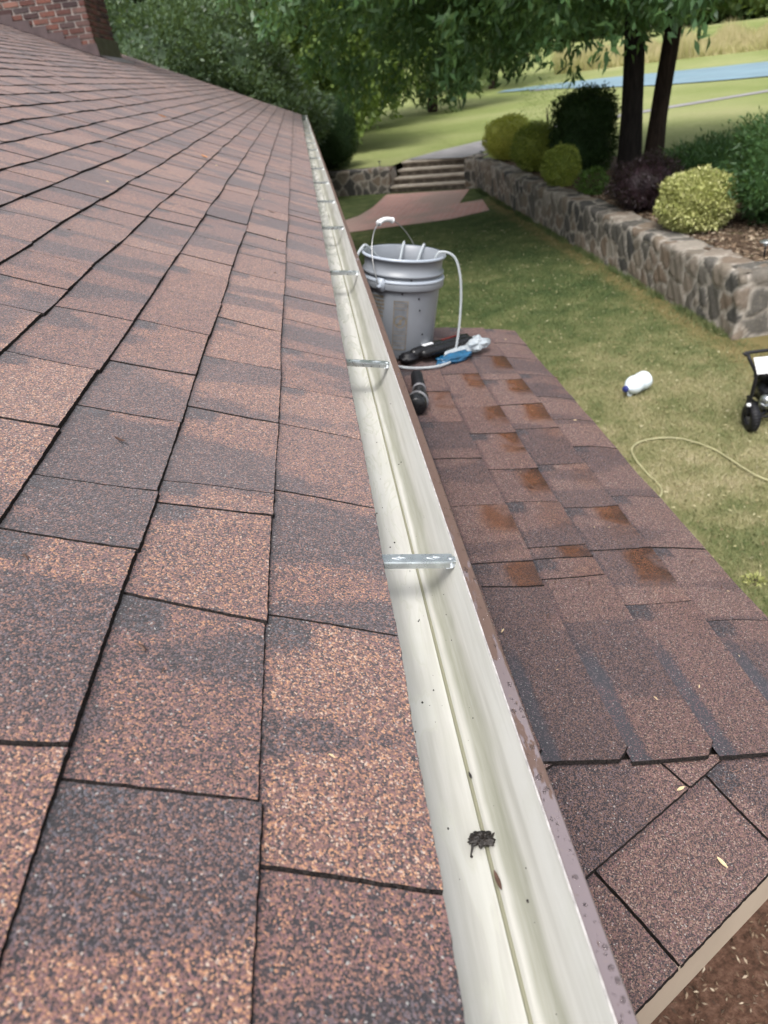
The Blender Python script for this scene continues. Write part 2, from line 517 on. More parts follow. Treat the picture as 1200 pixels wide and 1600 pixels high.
# ------------------------------------------------------------------ the house
house = empty('house', (0, 0, 0))
tag(house, 'house with rust brown shingle roof, cream gutter, brick chimney and small lower roof', 'house')
ALPHA = R(23.5)
E = .143
O_MAIN = Vector((.017, 0, CAMZ - .53))
T_MAIN = Vector((0, 1, 0))
U_MAIN = Vector((-math.cos(ALPHA), 0, math.sin(ALPHA)))
N_MAIN = Vector((math.sin(ALPHA), 0, math.cos(ALPHA)))

SKEW = {('roof', 0, .32): .011, ('roof', 1, .381): .005, ('roof', 0, .612): .008, ('roof', 0, .889): .003, ('roof', 1, .813): -.014, ('roof', 0, 1.31): -.018, ('roof', 2, .818): -.010, ('roof', 1, .87): -.012}
def wave(y, s, amp=1.0):
    return amp * (.0016 * np.sin(y * 2.3 + s * 3.1) + .0011 * np.sin(y * 5.9 - s * 7 + 1.3) + .0008 * np.sin(y * 13.1 + s * 17 + .4))

def fnoise(y, k, seed=0):
    return (np.sin(y * 311 + k * 7.1 + seed) + np.sin(y * 733 + k * 3.3 + seed * 2) + np.sin(y * 1279 + k * 11 + seed) + np.sin(y * 151 + seed * 3)) / 4

def shingles(name, O, T, U, Nn, courses, cutlists, y0, y1, mat, near, parent, wet=None, droop=0, scallop=None, seedv=1, y_end=None, aoff=0, amp=1.0):
    r = np.random.default_rng(seedv)
    V = []; Q = []; MI = []; A1 = []; A2 = []
    O = np.array(O); T = np.array(T); U = np.array(U); Nn = np.array(Nn)
    nb = 0
    for k in range(courses):
        cuts = list(cutlists.get(k, []))
        lo, hi = y0, y1
        start = lo - (0 if scallop else r.random() * .2)
        ys = [start]
        if cuts:
            while ys[-1] < cuts[0] - (.6 if scallop else .40): ys.append(ys[-1] + .22 + r.random() * .1)
            if cuts[0] - ys[-1] < .1: ys.pop()
            if not ys: ys = [start]
            ys += cuts
        while ys[-1] < hi:
            w = .13 + r.random() * .13 if r.random() < .8 else .27 + r.random() * .08
            ys.append(ys[-1] + w)
        ys[-1] = hi
        ys = [max(y, lo) for y in ys]
        joff = .0022 * r.standard_normal()
        bw_l = .0018 * r.standard_normal(len(ys))
        sk = [SKEW.get((name, k, round(y, 3)), .004 * r.standard_normal()) for y in ys]
        for j in range(len(ys) - 1):
            a, b = ys[j], ys[j + 1]
            if b - a < .03: continue
            rnd = r.random(); raise_ = (.0 if r.random() < .5 else .0010) + r.random() * .0006
            isnear = b < near[0] and k < near[1]
            ny = max(3, int((b - a) / (.005 if isnear else .03)))
            nx = 12 if isnear else 4
            g = .0017 + .0006 * r.random() + (0 if isnear else .0006)
            if not isnear and r.random() < .5: raise_ += .0016
            skew0 = .002 * r.standard_normal(); off = .0012 * r.standard_normal() + joff
            Y, S = np.meshgrid(np.linspace(a + g, b - g, ny + 1), np.linspace(0, 1.03, nx + 1))
            vv = S.copy()
            s = (k + S) * E
            # ragged edges
            jit = .0009 if isnear else .0
            s[0] += (off + .0016 * np.sin(Y[0] * 7 + k * 2.2)) * (.3 if k == 0 else 1) + jit * fnoise(Y[0], k, rnd * 9)
            fr_ = (Y - a) / (b - a)
            Y = Y + (sk[j] * (1 - fr_) + sk[j + 1] * fr_) * S
            Y[:, 0] += jit * fnoise(s[:, 0], j, 3); Y[:, -1] += jit * fnoise(s[:, -1], j, 5)
            bowl = .0035 * math.sin(rnd * 40)
            Y = Y + (bw_l[j] * (1 - fr_) + bw_l[j + 1] * fr_) * np.sin(S * 3.14)
            if scallop: Y = np.maximum(Y, scallop(vv, Y, rnd))
            h = .0012 + .0052 * (1 - vv) + raise_ + wave(Y, s, amp)
            # the tab's tail end curls a touch
            curl = .0018 * r.random() * np.clip(1 - vv * 4, 0, 1) * np.cos((Y - a) / (b - a) * math.pi * 2)
            h = h + curl
            if y_end is not None:
                h = h + y_end(Y, s)
            if droop: h = h - droop * np.clip(1 - s / E, 0, 1) ** 2
            P = O + T * Y[..., None] + U * s[..., None] + Nn * h[..., None]
            n0 = nb
            idx = np.arange((nx + 1) * (ny + 1)).reshape(nx + 1, ny + 1) + n0
            V.append(P.reshape(-1, 3))
            u = (b - Y)
            A1.append(np.stack([np.full_like(Y, rnd), np.clip(vv, 0, 1), u, np.ones_like(Y)], -1).reshape(-1, 4))
            wv = wet(k, (a + b) / 2, rnd) if wet else 0.0
            A2.append(np.stack([np.full_like(Y, wv), Y + aoff, s / E, np.ones_like(Y)], -1).reshape(-1, 4))
            q = np.stack([idx[:-1, :-1], idx[:-1, 1:], idx[1:, 1:], idx[1:, :-1]], -1).reshape(-1, 4)
            Q.append(q); MI.append(np.zeros(len(q)))
            nb += (nx + 1) * (ny + 1)
            # skirts: the dark cut edge of the mat
            for line, fl in ((P[0], -U * (.0029 if name == 'roof' else .0030)), (P[::-1, 0], -T * (.0044 + (0 if isnear else .0016) if name == 'roof' else .0026)), (P[:, -1], T * .0006)):
                L = len(line)
                low = line - Nn * .0062 + fl
                V.append(np.concatenate([line, low])); 
                z = np.zeros((2 * L, 4)); z[:, 3] = 1
                A1.append(z); A2.append(z)
                i0 = nb + np.arange(L - 1)
                Q.append(np.stack([i0, i0 + L, i0 + L + 1, i0 + 1], -1)); MI.append(np.ones(L - 1))
                nb += 2 * L
    V = np.concatenate(V); Q = np.concatenate(Q); MI = np.concatenate(MI)
    return np_mesh(name, V, Q, [mat, M['felt']], parent, MI, True, {'tab': np.concatenate(A1), 'tab2': np.concatenate(A2)})

main_cuts = {0: [.06, .32, .612, .889, 1.116, 1.31, 1.534, 1.754, 1.977, 2.2, 2.376],
             1: [.13, .381, .601, .813, .87, 1.11, 1.36, 1.62, 1.843, 2.083, 2.319],
             2: [.17, .413, .683, .818, 1.034, 1.232, 1.463, 1.714, 1.949],
             3: [.10, .36, .679, .93, 1.16, 1.43]}
Y_END = 15.25
NC = 40
roof = shingles('roof', O_MAIN, T_MAIN, U_MAIN, N_MAIN, NC, main_cuts, -1.2, Y_END, M['roof'], (2.6, 7), house, seedv=11)
# deck below the shingles, rear slope, ridge, gable ends
mb = MB()
def PM(y, s, h): return O_MAIN + T_MAIN * y + U_MAIN * s + N_MAIN * h
top_s = NC * E
q = [PM(-1.2, .004, -.004), PM(Y_END - .01, .004, -.004), PM(Y_END - .01, top_s, -.004), PM(-1.2, top_s, -.004)]
q2 = [PM(-1.2, .004, -.022), PM(Y_END - .01, .004, -.022), PM(Y_END - .01, top_s, -.022), PM(-1.2, top_s, -.022)]
mb.add(q + q2, [(0, 1, 2, 3), (4, 7, 6, 5), (0, 4, 5, 1), (1, 5, 6, 2), (2, 6, 7, 3), (3, 7, 4, 0)])
mb.build('roof_deck', M['felt'], house)
ridge = PM(0, top_s, 0)
rear = MB()
rx = ridge.x; rz = ridge.z
for k in range(1):
    rear.add([(rx, -1.2, rz), (rx, Y_END, rz), (2 * rx - O_MAIN.x, Y_END, O_MAIN.z), (2 * rx - O_MAIN.x, -1.2, O_MAIN.z)], [(0, 3, 2, 1)])
rear.build('rear_roof_slope', M['roof2'], house)
w = MB()
xw0, xw1 = 2 * rx - O_MAIN.x + .4, -.34
zt = O_MAIN.z - .05
w.add([(xw1, -.9, 0), (xw1, Y_END - .3, 0), (xw1, Y_END - .3, zt), (xw1, -.9, zt), (xw0, -.9, 0), (xw0, Y_END - .3, 0), (xw0, Y_END - .3, zt), (xw0, -.9, zt), (rx, -.9, rz - .14), (rx, Y_END - .3, rz - .14)],
      [(0, 1, 2, 3), (5, 4, 7, 6), (1, 5, 6, 9, 2), (4, 0, 3, 8, 7)])
w.build('wall', M['tan_wall'], house)
s = MB()
s.box(Vector((-.185, (Y_END - 1.2) / 2, O_MAIN.z - .075)), (.33, Y_END + 1.1, .02))
s.build('soffit', M['beige'], house)
s = MB()
s.box(Vector((-.026, (Y_END - 1.2) / 2, O_MAIN.z - .085)), (.02, Y_END + 1.15, .15))
s.build('fascia', M['beige'], house)
# rake board at the far gable
s = MB()
pts = [PM(Y_END, .0, -.025), PM(Y_END, top_s, -.025), PM(Y_END, top_s, -.17), PM(Y_END, .06, -.17)]
pb = [p + Vector((0, -.025, 0)) for p in pts]
s.add(pts + pb, [(0, 1, 2, 3), (7, 6, 5, 4), (0, 4, 5, 1), (1, 5, 6, 2), (2, 6, 7, 3), (3, 7, 4, 0)])
s.build('rake_board', M['beige'], house)

# ---- chimney (a sub-part of the roof): real courses of brick
def bricks(mb_b, p0, dx, up, width, height, nrm, z_clip=None, bw=.205, bh=.070, j=.017, seedv=3):
    r = random.Random(seedv)
    rows = int(height / bh)
    for i in range(rows):
        off = -bw / 2 if i % 2 else 0
        x = off
        while x < width:
            a = max(0, x); b = min(width, x + bw - j)
            if b - a > .02:
                c = p0 + dx * ((a + b) / 2) + up * (i * bh + bh / 2)
                rot = Matrix((dx, nrm, up)).transposed()
                dd = .012 + r.random() * .006
                mb_b.box(c + nrm * dd / 2, (b - a, dd, bh - j), rot, 0, .003)
            x += bw
def chimney_brick():
    m = NT('weathered chimney brick')
    gi = m.n('ShaderNodeNewGeometry')
    c = m.ramp(gi.outputs['Random Per Island'], [(0, (.040, .030, .032)), (.3, (.105, .048, .040)), (.6, (.165, .072, .055)), (.85, (.060, .045, .046)), (1, (.22, .115, .09))])
    c = m.mix(m.map(m.noise(12, 4, .7), .5, .75, 0, .7), c, (.085, .07, .065))
    return m.fin(c, .9, 0, m.bump(m.noise(60, 4, .7), .7, .01), .2)
M['cbrick'] = chimney_brick()
M['mortar'] = simple('grey lime mortar', (.34, .30, .275), .95, 0, .3, 25, .8, 90)
CX1, CX0, CY0, CY1 = -2.49, -4.3, 11.62, 12.95
CZ0, CZ1 = CAMZ + .2, CAMZ + 3.0
ch = MB()
ch.box(Vector(((CX0 + CX1) / 2, (CY0 + CY1) / 2, (CZ0 + CZ1) / 2)), (CX1 - CX0 - .02, CY1 - CY0 - .02, CZ1 - CZ0))
chim = ch.build('chimney', M['mortar'], roof)
cb = MB()
bricks(cb, Vector((CX0, CY0 + .01, CZ0)), Vector((1, 0, 0)), Vector((0, 0, 1)), CX1 - CX0, CZ1 - CZ0, Vector((0, -1, 0)), seedv=4)
bricks(cb, Vector((CX1 - .01, CY0, CZ0)), Vector((0, 1, 0)), Vector((0, 0, 1)), CY1 - CY0, CZ1 - CZ0, Vector((1, 0, 0)), seedv=5)
bricks(cb, Vector((CX0 + .01, CY1, CZ0)), Vector((0, -1, 0)), Vector((0, 0, 1)), CY1 - CY0, CZ1 - CZ0, Vector((-1, 0, 0)), seedv=6)
cb.box(Vector(((CX0 + CX1) / 2, (CY0 + CY1) / 2, CZ1 + .05)), (CX1 - CX0 + .12, CY1 - CY0 + .12, .1), None, 0, .01)
cb.build('chimney_brickwork', M['cbrick'], roof)
fl = MB()
# apron on the downhill face and stepped flashing up the near face
def roofz(x): return O_MAIN.z + (O_MAIN.x - x) * math.tan(ALPHA)
zc = roofz(CX1)
yA, yB = CY0 - .05, CY1 + .05
fl.add([(CX1 + .022, yA, zc + .22), (CX1 + .022, yB, zc + .22), (CX1 + .04, yB, zc + .012), (CX1 + .04, yA, zc + .012), (CX1 + .20, yB, roofz(CX1 + .20) + .012), (CX1 + .20, yA, roofz(CX1 + .20) + .012)],
       [(0, 3, 2, 1), (3, 5, 4, 2)])
nst = 9
for i in range(nst):
    xa = CX1 + .03 - i * .19; xb = xa - .20
    zt_ = max(roofz(xa), roofz(xb)) + .045
    y = CY0 - .024 - .0015 * (i % 2)
    fl.add([(xa, y, roofz(xa) + .005), (xb, y, roofz(xb) + .005), (xb, y, zt_ + .03), (xa, y, zt_ + .03)], [(0, 3, 2, 1)])
    fl.add([(xa, y, roofz(xa) + .012), (xb, y, roofz(xb) + .012), (xb, y - .10, roofz(xb) + .013), (xa, y - .10, roofz(xa) + .013)], [(0, 1, 2, 3)])
flo = fl.build('chimney_flashing', M['flash'], roof)

# ---- gutter
gut = None
GZ = O_MAIN.z        # lip level
prof_in = [(-.018, .004), (-.0175, -.040), (-.017, -.083), (-.012, -.0865), (.020, -.087), (.0635, -.0872), (.0650, -.0850), (.0662, -.0850), (.0668, -.0895), (.0704, -.0898), (.0712, -.0846), (.0738, -.0836), (.079, -.0785), (.085, -.071), (.0905, -.060), (.0955, -.047), (.100, -.033), (.1045, -.018), (.1085, -.006), (.1105, .0005)]
prof_edge = [(.1105, .0005), (.1112, .0014), (.1122, .0014)]
prof_out = [(.1122, .0014), (.1135, -.0002), (.1245, -.0012), (.1262, -.0028), (.1262, -.0105), (.1225, -.014), (.1195, -.020), (.1180, -.032), (.1165, -.045), (.111, -.058), (.100, -.068), (.092, -.078), (.088, -.092), (-.019, -.092), (-.020, .004)]
ysg = np.concatenate([np.arange(-1.2, 3, .05), np.arange(3, Y_END + .2, .2)])
def extrude_profile(mb_, prof, mi, wob=1):
    n = len(prof)
    vs = []; fs = []
    for i, y in enumerate(ysg):
        wx = .0012 * math.sin(y * 1.7) + .0006 * math.sin(y * 6.1 + 1); wz = .0010 * math.sin(y * 1.1 + 2)
        wx *= .4; wz *= .4
        for (x, z) in prof: vs.append((x * 1.03 + wx * wob, y, GZ + z + wz * wob - .107 * (x + .018)))
    for i in range(len(ysg) - 1):
        for k in range(n - 1):
            fs.append((i * n + k, (i + 1) * n + k, (i + 1) * n + k + 1, i * n + k + 1))
    mb_.add(vs, fs, mi)
g = MB()
extrude_profile(g, prof_in, 0); extrude_profile(g, prof_edge, 2); extrude_profile(g, prof_out, 1)
for yy in (-1.2, float(ysg[-1])):
    ring = [(x * 1.03, yy, GZ + z - .107 * (x + .018)) for x, z in prof_in + prof_out[1:-1]]
    g.add(ring, [tuple(range(len(ring)))], 1)
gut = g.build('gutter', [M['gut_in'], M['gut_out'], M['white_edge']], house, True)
# hangers: folded steel straps
hy = [-.06, .790, 1.585, 2.47, 3.32, 4.12, 4.95]
while hy[-1] < 14.6: hy.append(hy[-1] + .845)
for i, y in enumerate(hy):
    h = MB()
    wd = .0195
    zz = GZ - .0035
    h.box(Vector((.042, y, zz)), (.130, wd, .0016), None, 0, .0006)
    h.box(Vector((.040, y - wd / 2 + .0008, zz - .0052)), (.124, .0016, .0088), None, 0, .0006)
    h.box(Vector((.040, y + wd / 2 - .0008, zz - .0040)), (.124, .0016, .0064), None, 0, .0006)
    h.box(Vector((.1085, y - .003, zz - .001)), (.007, .012, .005), None, 0, .001)
    h.add([(.105, y - wd / 2, zz - .009), (.105, y - wd / 2 + .004, zz - .001), (.096, y - wd / 2, zz - .010), (.111, y - wd / 2 + .001, zz - .002)], [(0, 3, 1, 2)])
    if i < 4:
        for cx in (.040, .083):
            a, b2 = .0085, .0042
            ring = [(cx - a, y), (cx - .003, y + b2 * .5), (cx, y + b2), (cx + .003, y + b2 * .5), (cx + a, y), (cx + .003, y - b2 * .5), (cx, y - b2), (cx - .003, y - b2 * .5)]
            h.tube([(p[0], p[1], zz + .0009) for p in ring + ring[:1]], .0006, 6, 0, False)
            h.tube([(cx - .0035, y, zz + .001), (cx, y + .001, zz + .0012), (cx + .0035, y, zz + .001)], .0007, 6)
        h.lathe([(0, .0016), (.003, .0014), (.004, .0)], 12, Matrix.Translation((.104, y - .0005, zz + .0006)))
    shy = {1: -.10, 2: -.30}.get(i, -.16)
    h.v = [(q_[0] * 1.03, q_[1] + shy * (q_[0] + .02), q_[2] - .107 * (q_[0] + .018)) for q_ in h.v]
    h.build('hanger', M['galv'], gut)
# rain drops on the gutter lip
dr = MB()
r = random.Random(5)
for i in range(230):
    y = .18 + (r.random() ** 1.6) * 1.3
    x = .1150 + r.random() * .0092
    a = .0005 + r.random() ** 3 * .0024
    wx = (.0012 * math.sin(y * 1.7) + .0006 * math.sin(y * 6.1 + 1)) * .4; wz = .0004 * math.sin(y * 1.1 + 2)
    zz = GZ - .0002 - (x - .1135) * .09 + wz
    mt = Matrix.Translation((x + wx, y, zz)) @ Matrix.Rotation(r.random() * 6.28, 4, 'Z') @ Matrix.Diagonal((a, a * (.6 + r.random() * .9), a * .36, 1))
    prof = [(math.cos(t) * 1.0, math.sin(t)) for t in [0, .35, .7, 1.05, 1.35, 1.57]]
    dr.lathe([(max(p, .001), q_) for p, q_ in prof], 10, mt)
dr.v = [(q_[0] * 1.03, q_[1], q_[2] - .107 * (q_[0] + .018)) for q_ in dr.v]
dr.build('raindrops', M['water'], gut, True)['kind'] = 'stuff'

# ---- bay roof (the lower roof)
BETA = R(9)
EX, EZ = .785, CAMZ - 1.027
O_A = Vector((EX, 0, EZ)); T_A = Vector((0, 1, 0)); U_A = Vector((-math.cos(BETA), 0, math.sin(BETA))); N_A = Vector((math.sin(BETA), 0, math.cos(BETA)))
bay_cuts = {0: [1.08, 1.35, 1.60, 1.90, 2.10, 2.29, 2.52, 2.71, 2.89], 1: [1.14, 1.34, 1.54, 1.78, 2.03, 2.22, 2.45, 2.7, 2.92],
            2: [1.24, 1.31, 1.36, 1.56, 1.75, 1.99, 2.2, 2.5, 2.76], 3: [1.21, 1.30, 1.55, 1.81, 2.07, 2.32, 2.53, 2.8],
            4: [1.25, 1.5, 1.72, 2.0, 2.21, 2.45, 2.7], 5: [1.2, 1.5, 1.8, 2.1, 2.4, 2.7]}
def wetf(k, y, rnd):
    if k in (1, 2) and 1.1 < y < 2.7: return 1.0 if rnd > .15 else .35
    if k == 3 and 1.2 < y < 2.3: return .9 if rnd > .35 else .15
    if k == 0: return .12
    return .1
def scal(v, Y, rnd):
    return .742 + np.clip(.17 - v, 0, 1) * .17
def yend(Y, s):
    return np.clip((.85 - Y) / .11, 0, 1) ** 2 * .006 + np.where(True, 0, 0)
bay = shingles('bay_roof', O_A, T_A, U_A, N_A, 6, bay_cuts, .742, 3.09, M['roof2'], (3.2, 6), house, wet=wetf, droop=.014, scallop=scal, seedv=23, y_end=yend, amp=1.3)
# near hip facet, shingled parallel to its own eave
C1 = Vector((EX, .745, EZ))
T_B = Vector((-.8707, -.4918, 0)); U_B = Vector((-.468, .829, .306)).normalized(); N_B = T_B.cross(U_B)
if N_B.z < 0: N_B = -N_B
fb = shingles('hip_facet', C1 - N_B * .006, T_B, U_B, N_B, 5, {0: [.05, .293, .535, .80], 1: [.10, .327, .60, .85], 2: [.2, .47, .7]}, -.02, 1.12, M['roof2'], (3, 6), house, seedv=31, amp=.5, aoff=5)
def clip(o, co, no, keep_layers=True):
    bm = bmesh.new(); bm.from_mesh(o.data)
    bmesh.ops.bisect_plane(bm, geom=bm.verts[:] + bm.edges[:] + bm.faces[:], plane_co=co, plane_no=no, clear_outer=True)
    bm.to_mesh(o.data); bm.free(); o.data.update()
clip(fb, Vector((0, .752, 0)), Vector((0, 1, 0)))
clip(fb, Vector((-.13, 0, 0)), Vector((-1, 0, 0)))
clip(bay, Vector((-.13, 0, 0)), Vector((-1, 0, 0)))
# underlay sheets, far hip facet, fascia, soffit and wall of the bay
u = MB()
def PA(y, s, h): return O_A + T_A * y + U_A * s + N_A * h
def PB(t, s, h): return C1 + T_B * t + U_B * s + N_B * h
u.add([PA(.748, .10, -.009), PA(3.08, .10, -.009), PA(3.08, .94, -.007), PA(.748, .94, -.007), PA(.748, .006, -.024), PA(3.08, .006, -.024)], [(0, 1, 2, 3), (4, 5, 1, 0)])
u.add([PB(-.01, .006, -.012), PB(1.05, .006, -.012), Vector((-.13, .735, PA(.7, .926, 0).z - .012))], [(0, 1, 2)])
C2 = Vector((EX, 3.085, EZ))
T2 = Vector((-.8707, .4918, 0))
u.add([C2, C2 + T2 * 1.05, Vector((-.13, 3.085, PA(3, .926, 0).z))], [(0, 2, 1)])
u.build('roof_underlay', M['felt'], house)
f = MB()
def fasc(a, b, hgt=.085, drop=.016, inset=.012, th=.018):
    d = (b - a).normalized(); nrm = Vector((d.y, -d.x, 0))
    M3 = Matrix((d, nrm, Vector((0, 0, 1)))).transposed()
    c = (a + b) / 2 - nrm * inset + Vector((0, 0, -drop - hgt / 2))
    f.box(c, ((b - a).length, th, hgt), M3, 0, .002)
e1 = C1 + T_B * 1.06
fasc(e1, C1); fasc(C1 + Vector((0, .002, 0)), C2 - Vector((0, .002, 0))); fasc(C2, C2 + T2 * 1.06)
f.build('bay_fascia', M['beige'], house)
f = MB()
zz = EZ - .105
poly = [e1, C1, C2, C2 + T2 * 1.06]
f.add([Vector((p.x, p.y, zz)) + Vector((-.012, 0, 0)) for p in poly], [(0, 1, 2, 3)])
f.build('bay_soffit', M['beige'], house)
f = MB()
inn = [(-.32, .80), (.42, 1.10), (.42, 2.72), (-.32, 3.05)]
f.add([(x, y, 0) for x, y in inn] + [(x, y, zz) for x, y in inn], [(0, 1, 5, 4), (1, 2, 6, 5), (2, 3, 7, 6)])
f.build('bay_wall', M['tan_wall'], house)
f = MB()
for (y0_, y1_) in ((1.3, 1.85), (1.97, 2.52)):
    f.box(Vector((.428, (y0_ + y1_) / 2, 1.35)), (.03, y1_ - y0_ + .1, 1.15), None, 0, .004)
bw_ = f.build('bay_window', M['white_pl'], house)
f = MB()
for (y0_, y1_) in ((1.3, 1.85), (1.97, 2.52)):
    f.box(Vector((.441, (y0_ + y1_) / 2, 1.35)), (.012, y1_ - y0_, 1.05))
f.build('pane', M['black_sh'], bw_)

# ------------------------------------------------------------------ ground
def sheet(name, pts, z, mat, th=0.0):
    mb_ = MB()
    n = len(pts)
    mb_.add([(p[0], p[1], z) for p in pts], [tuple(range(n))])
    o = mb_.build(name, mat)
    return tag(o, kind='structure')
ground = sheet('ground', [(-400, -300), (400, -300), (400, 500), (-400, 500)], 0, M['lawn'])
def tz(x, y):
    r_ = np.hypot(x, y)
    return .70 + .011 * np.clip(r_ - 24, 0, 34) + .055 * np.clip(r_ - 58, 0, 40) + .01 * np.clip(r_ - 98, 0, 1000) + .03 * np.sin(x * .3) * np.sin(y * .23) * np.clip((r_ - 26) / 10, 0, 1)
def terrain_patch(O, U, V, us, vs, drop):
    uu, vv = np.meshgrid(us, vs)
    X = O[0] + U[0] * uu + V[0] * vv; Y = O[1] + U[1] * uu + V[1] * vv
    P = np.stack([X, Y, tz(X, Y) - drop], -1)
    n, m_ = uu.shape
    idx = np.arange(n * m_).reshape(n, m_)
    q_ = np.stack([idx[:-1, :-1], idx[:-1, 1:], idx[1:, 1:], idx[1:, :-1]], -1).reshape(-1, 4)
    return P.reshape(-1, 3), q_
def geo(a, b, n, p=2.2): return a + (b - a) * np.linspace(0, 1, n) ** p
S0 = np.array([2.28, 23.18]); SU = np.array([.877, -.480]); SV = np.array([.480, .877])
pa = terrain_patch((4.80, 8.12), (1, 0), (0, 1), geo(0, 260, 70), geo(0, 330, 90), 0)
pbm = terrain_patch(S0, -SU, SV, geo(0, 220, 50), geo(.30, 300, 80), .006)
pc = terrain_patch(S0, SU, SV, np.concatenate([np.linspace(0, 8, 20), geo(9, 100, 20)]), geo(1.45, 300, 80), .010)
vs_ = []; qs_ = []; o_ = 0
for P_, q_ in (pa, pbm, pc):
    vs_.append(P_); qs_.append(q_ + o_); o_ += len(P_)
upper = tag(np_mesh('upper_lawn', np.concatenate(vs_), np.concatenate(qs_), M['field'], smooth=True), kind='structure')

def on_terrain_poly(name, pts, lift, mat, sub=1.0):
    """flat outline laid over the terrain, subdivided so that it follows it"""
    bm = bmesh.new()
    vv = [bm.verts.new((p[0], p[1], 0)) for p in pts]
    bm.faces.new(vv)
    xs = [p[0] for p in pts]; ys = [p[1] for p in pts]
    for c in np.arange(min(xs), max(xs), sub):
        bmesh.ops.bisect_plane(bm, geom=bm.verts[:] + bm.edges[:] + bm.faces[:], plane_co=(c, 0, 0), plane_no=(1, 0, 0))
    for c in np.arange(min(ys), max(ys), sub):
        bmesh.ops.bisect_plane(bm, geom=bm.verts[:] + bm.edges[:] + bm.faces[:], plane_co=(0, c, 0), plane_no=(0, 1, 0))
    for v_ in bm.verts: v_.co.z = float(tz(v_.co.x, v_.co.y)) + lift
    mb_ = MB(); mb_.addbm(bm)
    return tag(mb_.build(name, mat), kind='structure')
on_terrain_poly('planting_bed', [(4.82, 8.14), (9.2, 8.14), (8.6, 12), (8.3, 17), (6.6, 20.5), (5.3, 21.6), (4.82, 21.7)], .012, M['mulch'], .8)
# brick landing at the foot of the steps
sheet('brick_path', [(-.3, 17.9), (.56, 17.85), (3.0, 17.71), (4.08, 18.2), (4.28, 19.85), (3.66, 19.75), (4.36, 21.86), (2.14, 22.95), (1.54, 20.93), (1.09, 19.91), (.56, 19.35), (-.3, 19.3)], .012, M['paver'])
# grey path leading up to the right from the steps
def ribbon(pts, wds, lift):
    ps = catmull([(p[0], p[1], 0) for p in pts], 6)
    ws = np.interp(np.linspace(0, 1, len(ps)), np.linspace(0, 1, len(wds)), wds)
    L, Rr = [], []
    for i, p in enumerate(ps):
        t = (ps[min(i + 1, len(ps) - 1)] - ps[max(0, i - 1)]).normalized(); nn = Vector((-t.y, t.x, 0))
        L.append(p + nn * ws[i] / 2); Rr.append(p - nn * ws[i] / 2)
    vv = []; ff = []
    for i in range(len(ps)):
        for q_ in (L[i], (L[i] + Rr[i]) / 2, Rr[i]): vv.append((q_.x, q_.y, float(tz(q_.x, q_.y)) + lift))
    for i in range(len(ps) - 1):
        for k in range(2): ff.append((i * 3 + k, i * 3 + k + 1, i * 3 + k + 4, i * 3 + k + 3))
    return vv, ff
mb = MB(); mb.add(*ribbon([(3.7, 23.6), (5.0, 24.9), (7.5, 27.0), (11, 28.6), (17, 30.2), (30, 33)], [2.0, 2.0, 1.3, .8, .7, .7], .02))
tag(mb.build('footpath', M['concrete']), kind='structure')
# pool-blue paved strip far off across the field
M['blue_court'] = simple('pool blue surface', (.15, .235, .28), .55, 0, .12, .4)
mb = MB(); mb.add(*ribbon([(13.0, 53.5), (17.0, 51.0), (22, 44.5), (27, 40.0), (36, 34)], [2.0, 6.0, 11.5, 13.0, 13.0], .045))
tag(mb.build('pool_water', M['blue_court']), kind='structure')
mb = MB(); mb.add(*ribbon([(14.0, 49.8), (18.2, 45.3), (21.0, 38.6), (26, 32.8)], [.9, .9, .9, .9], .03))
tag(mb.build('pool_edge', M['concrete']), kind='structure')

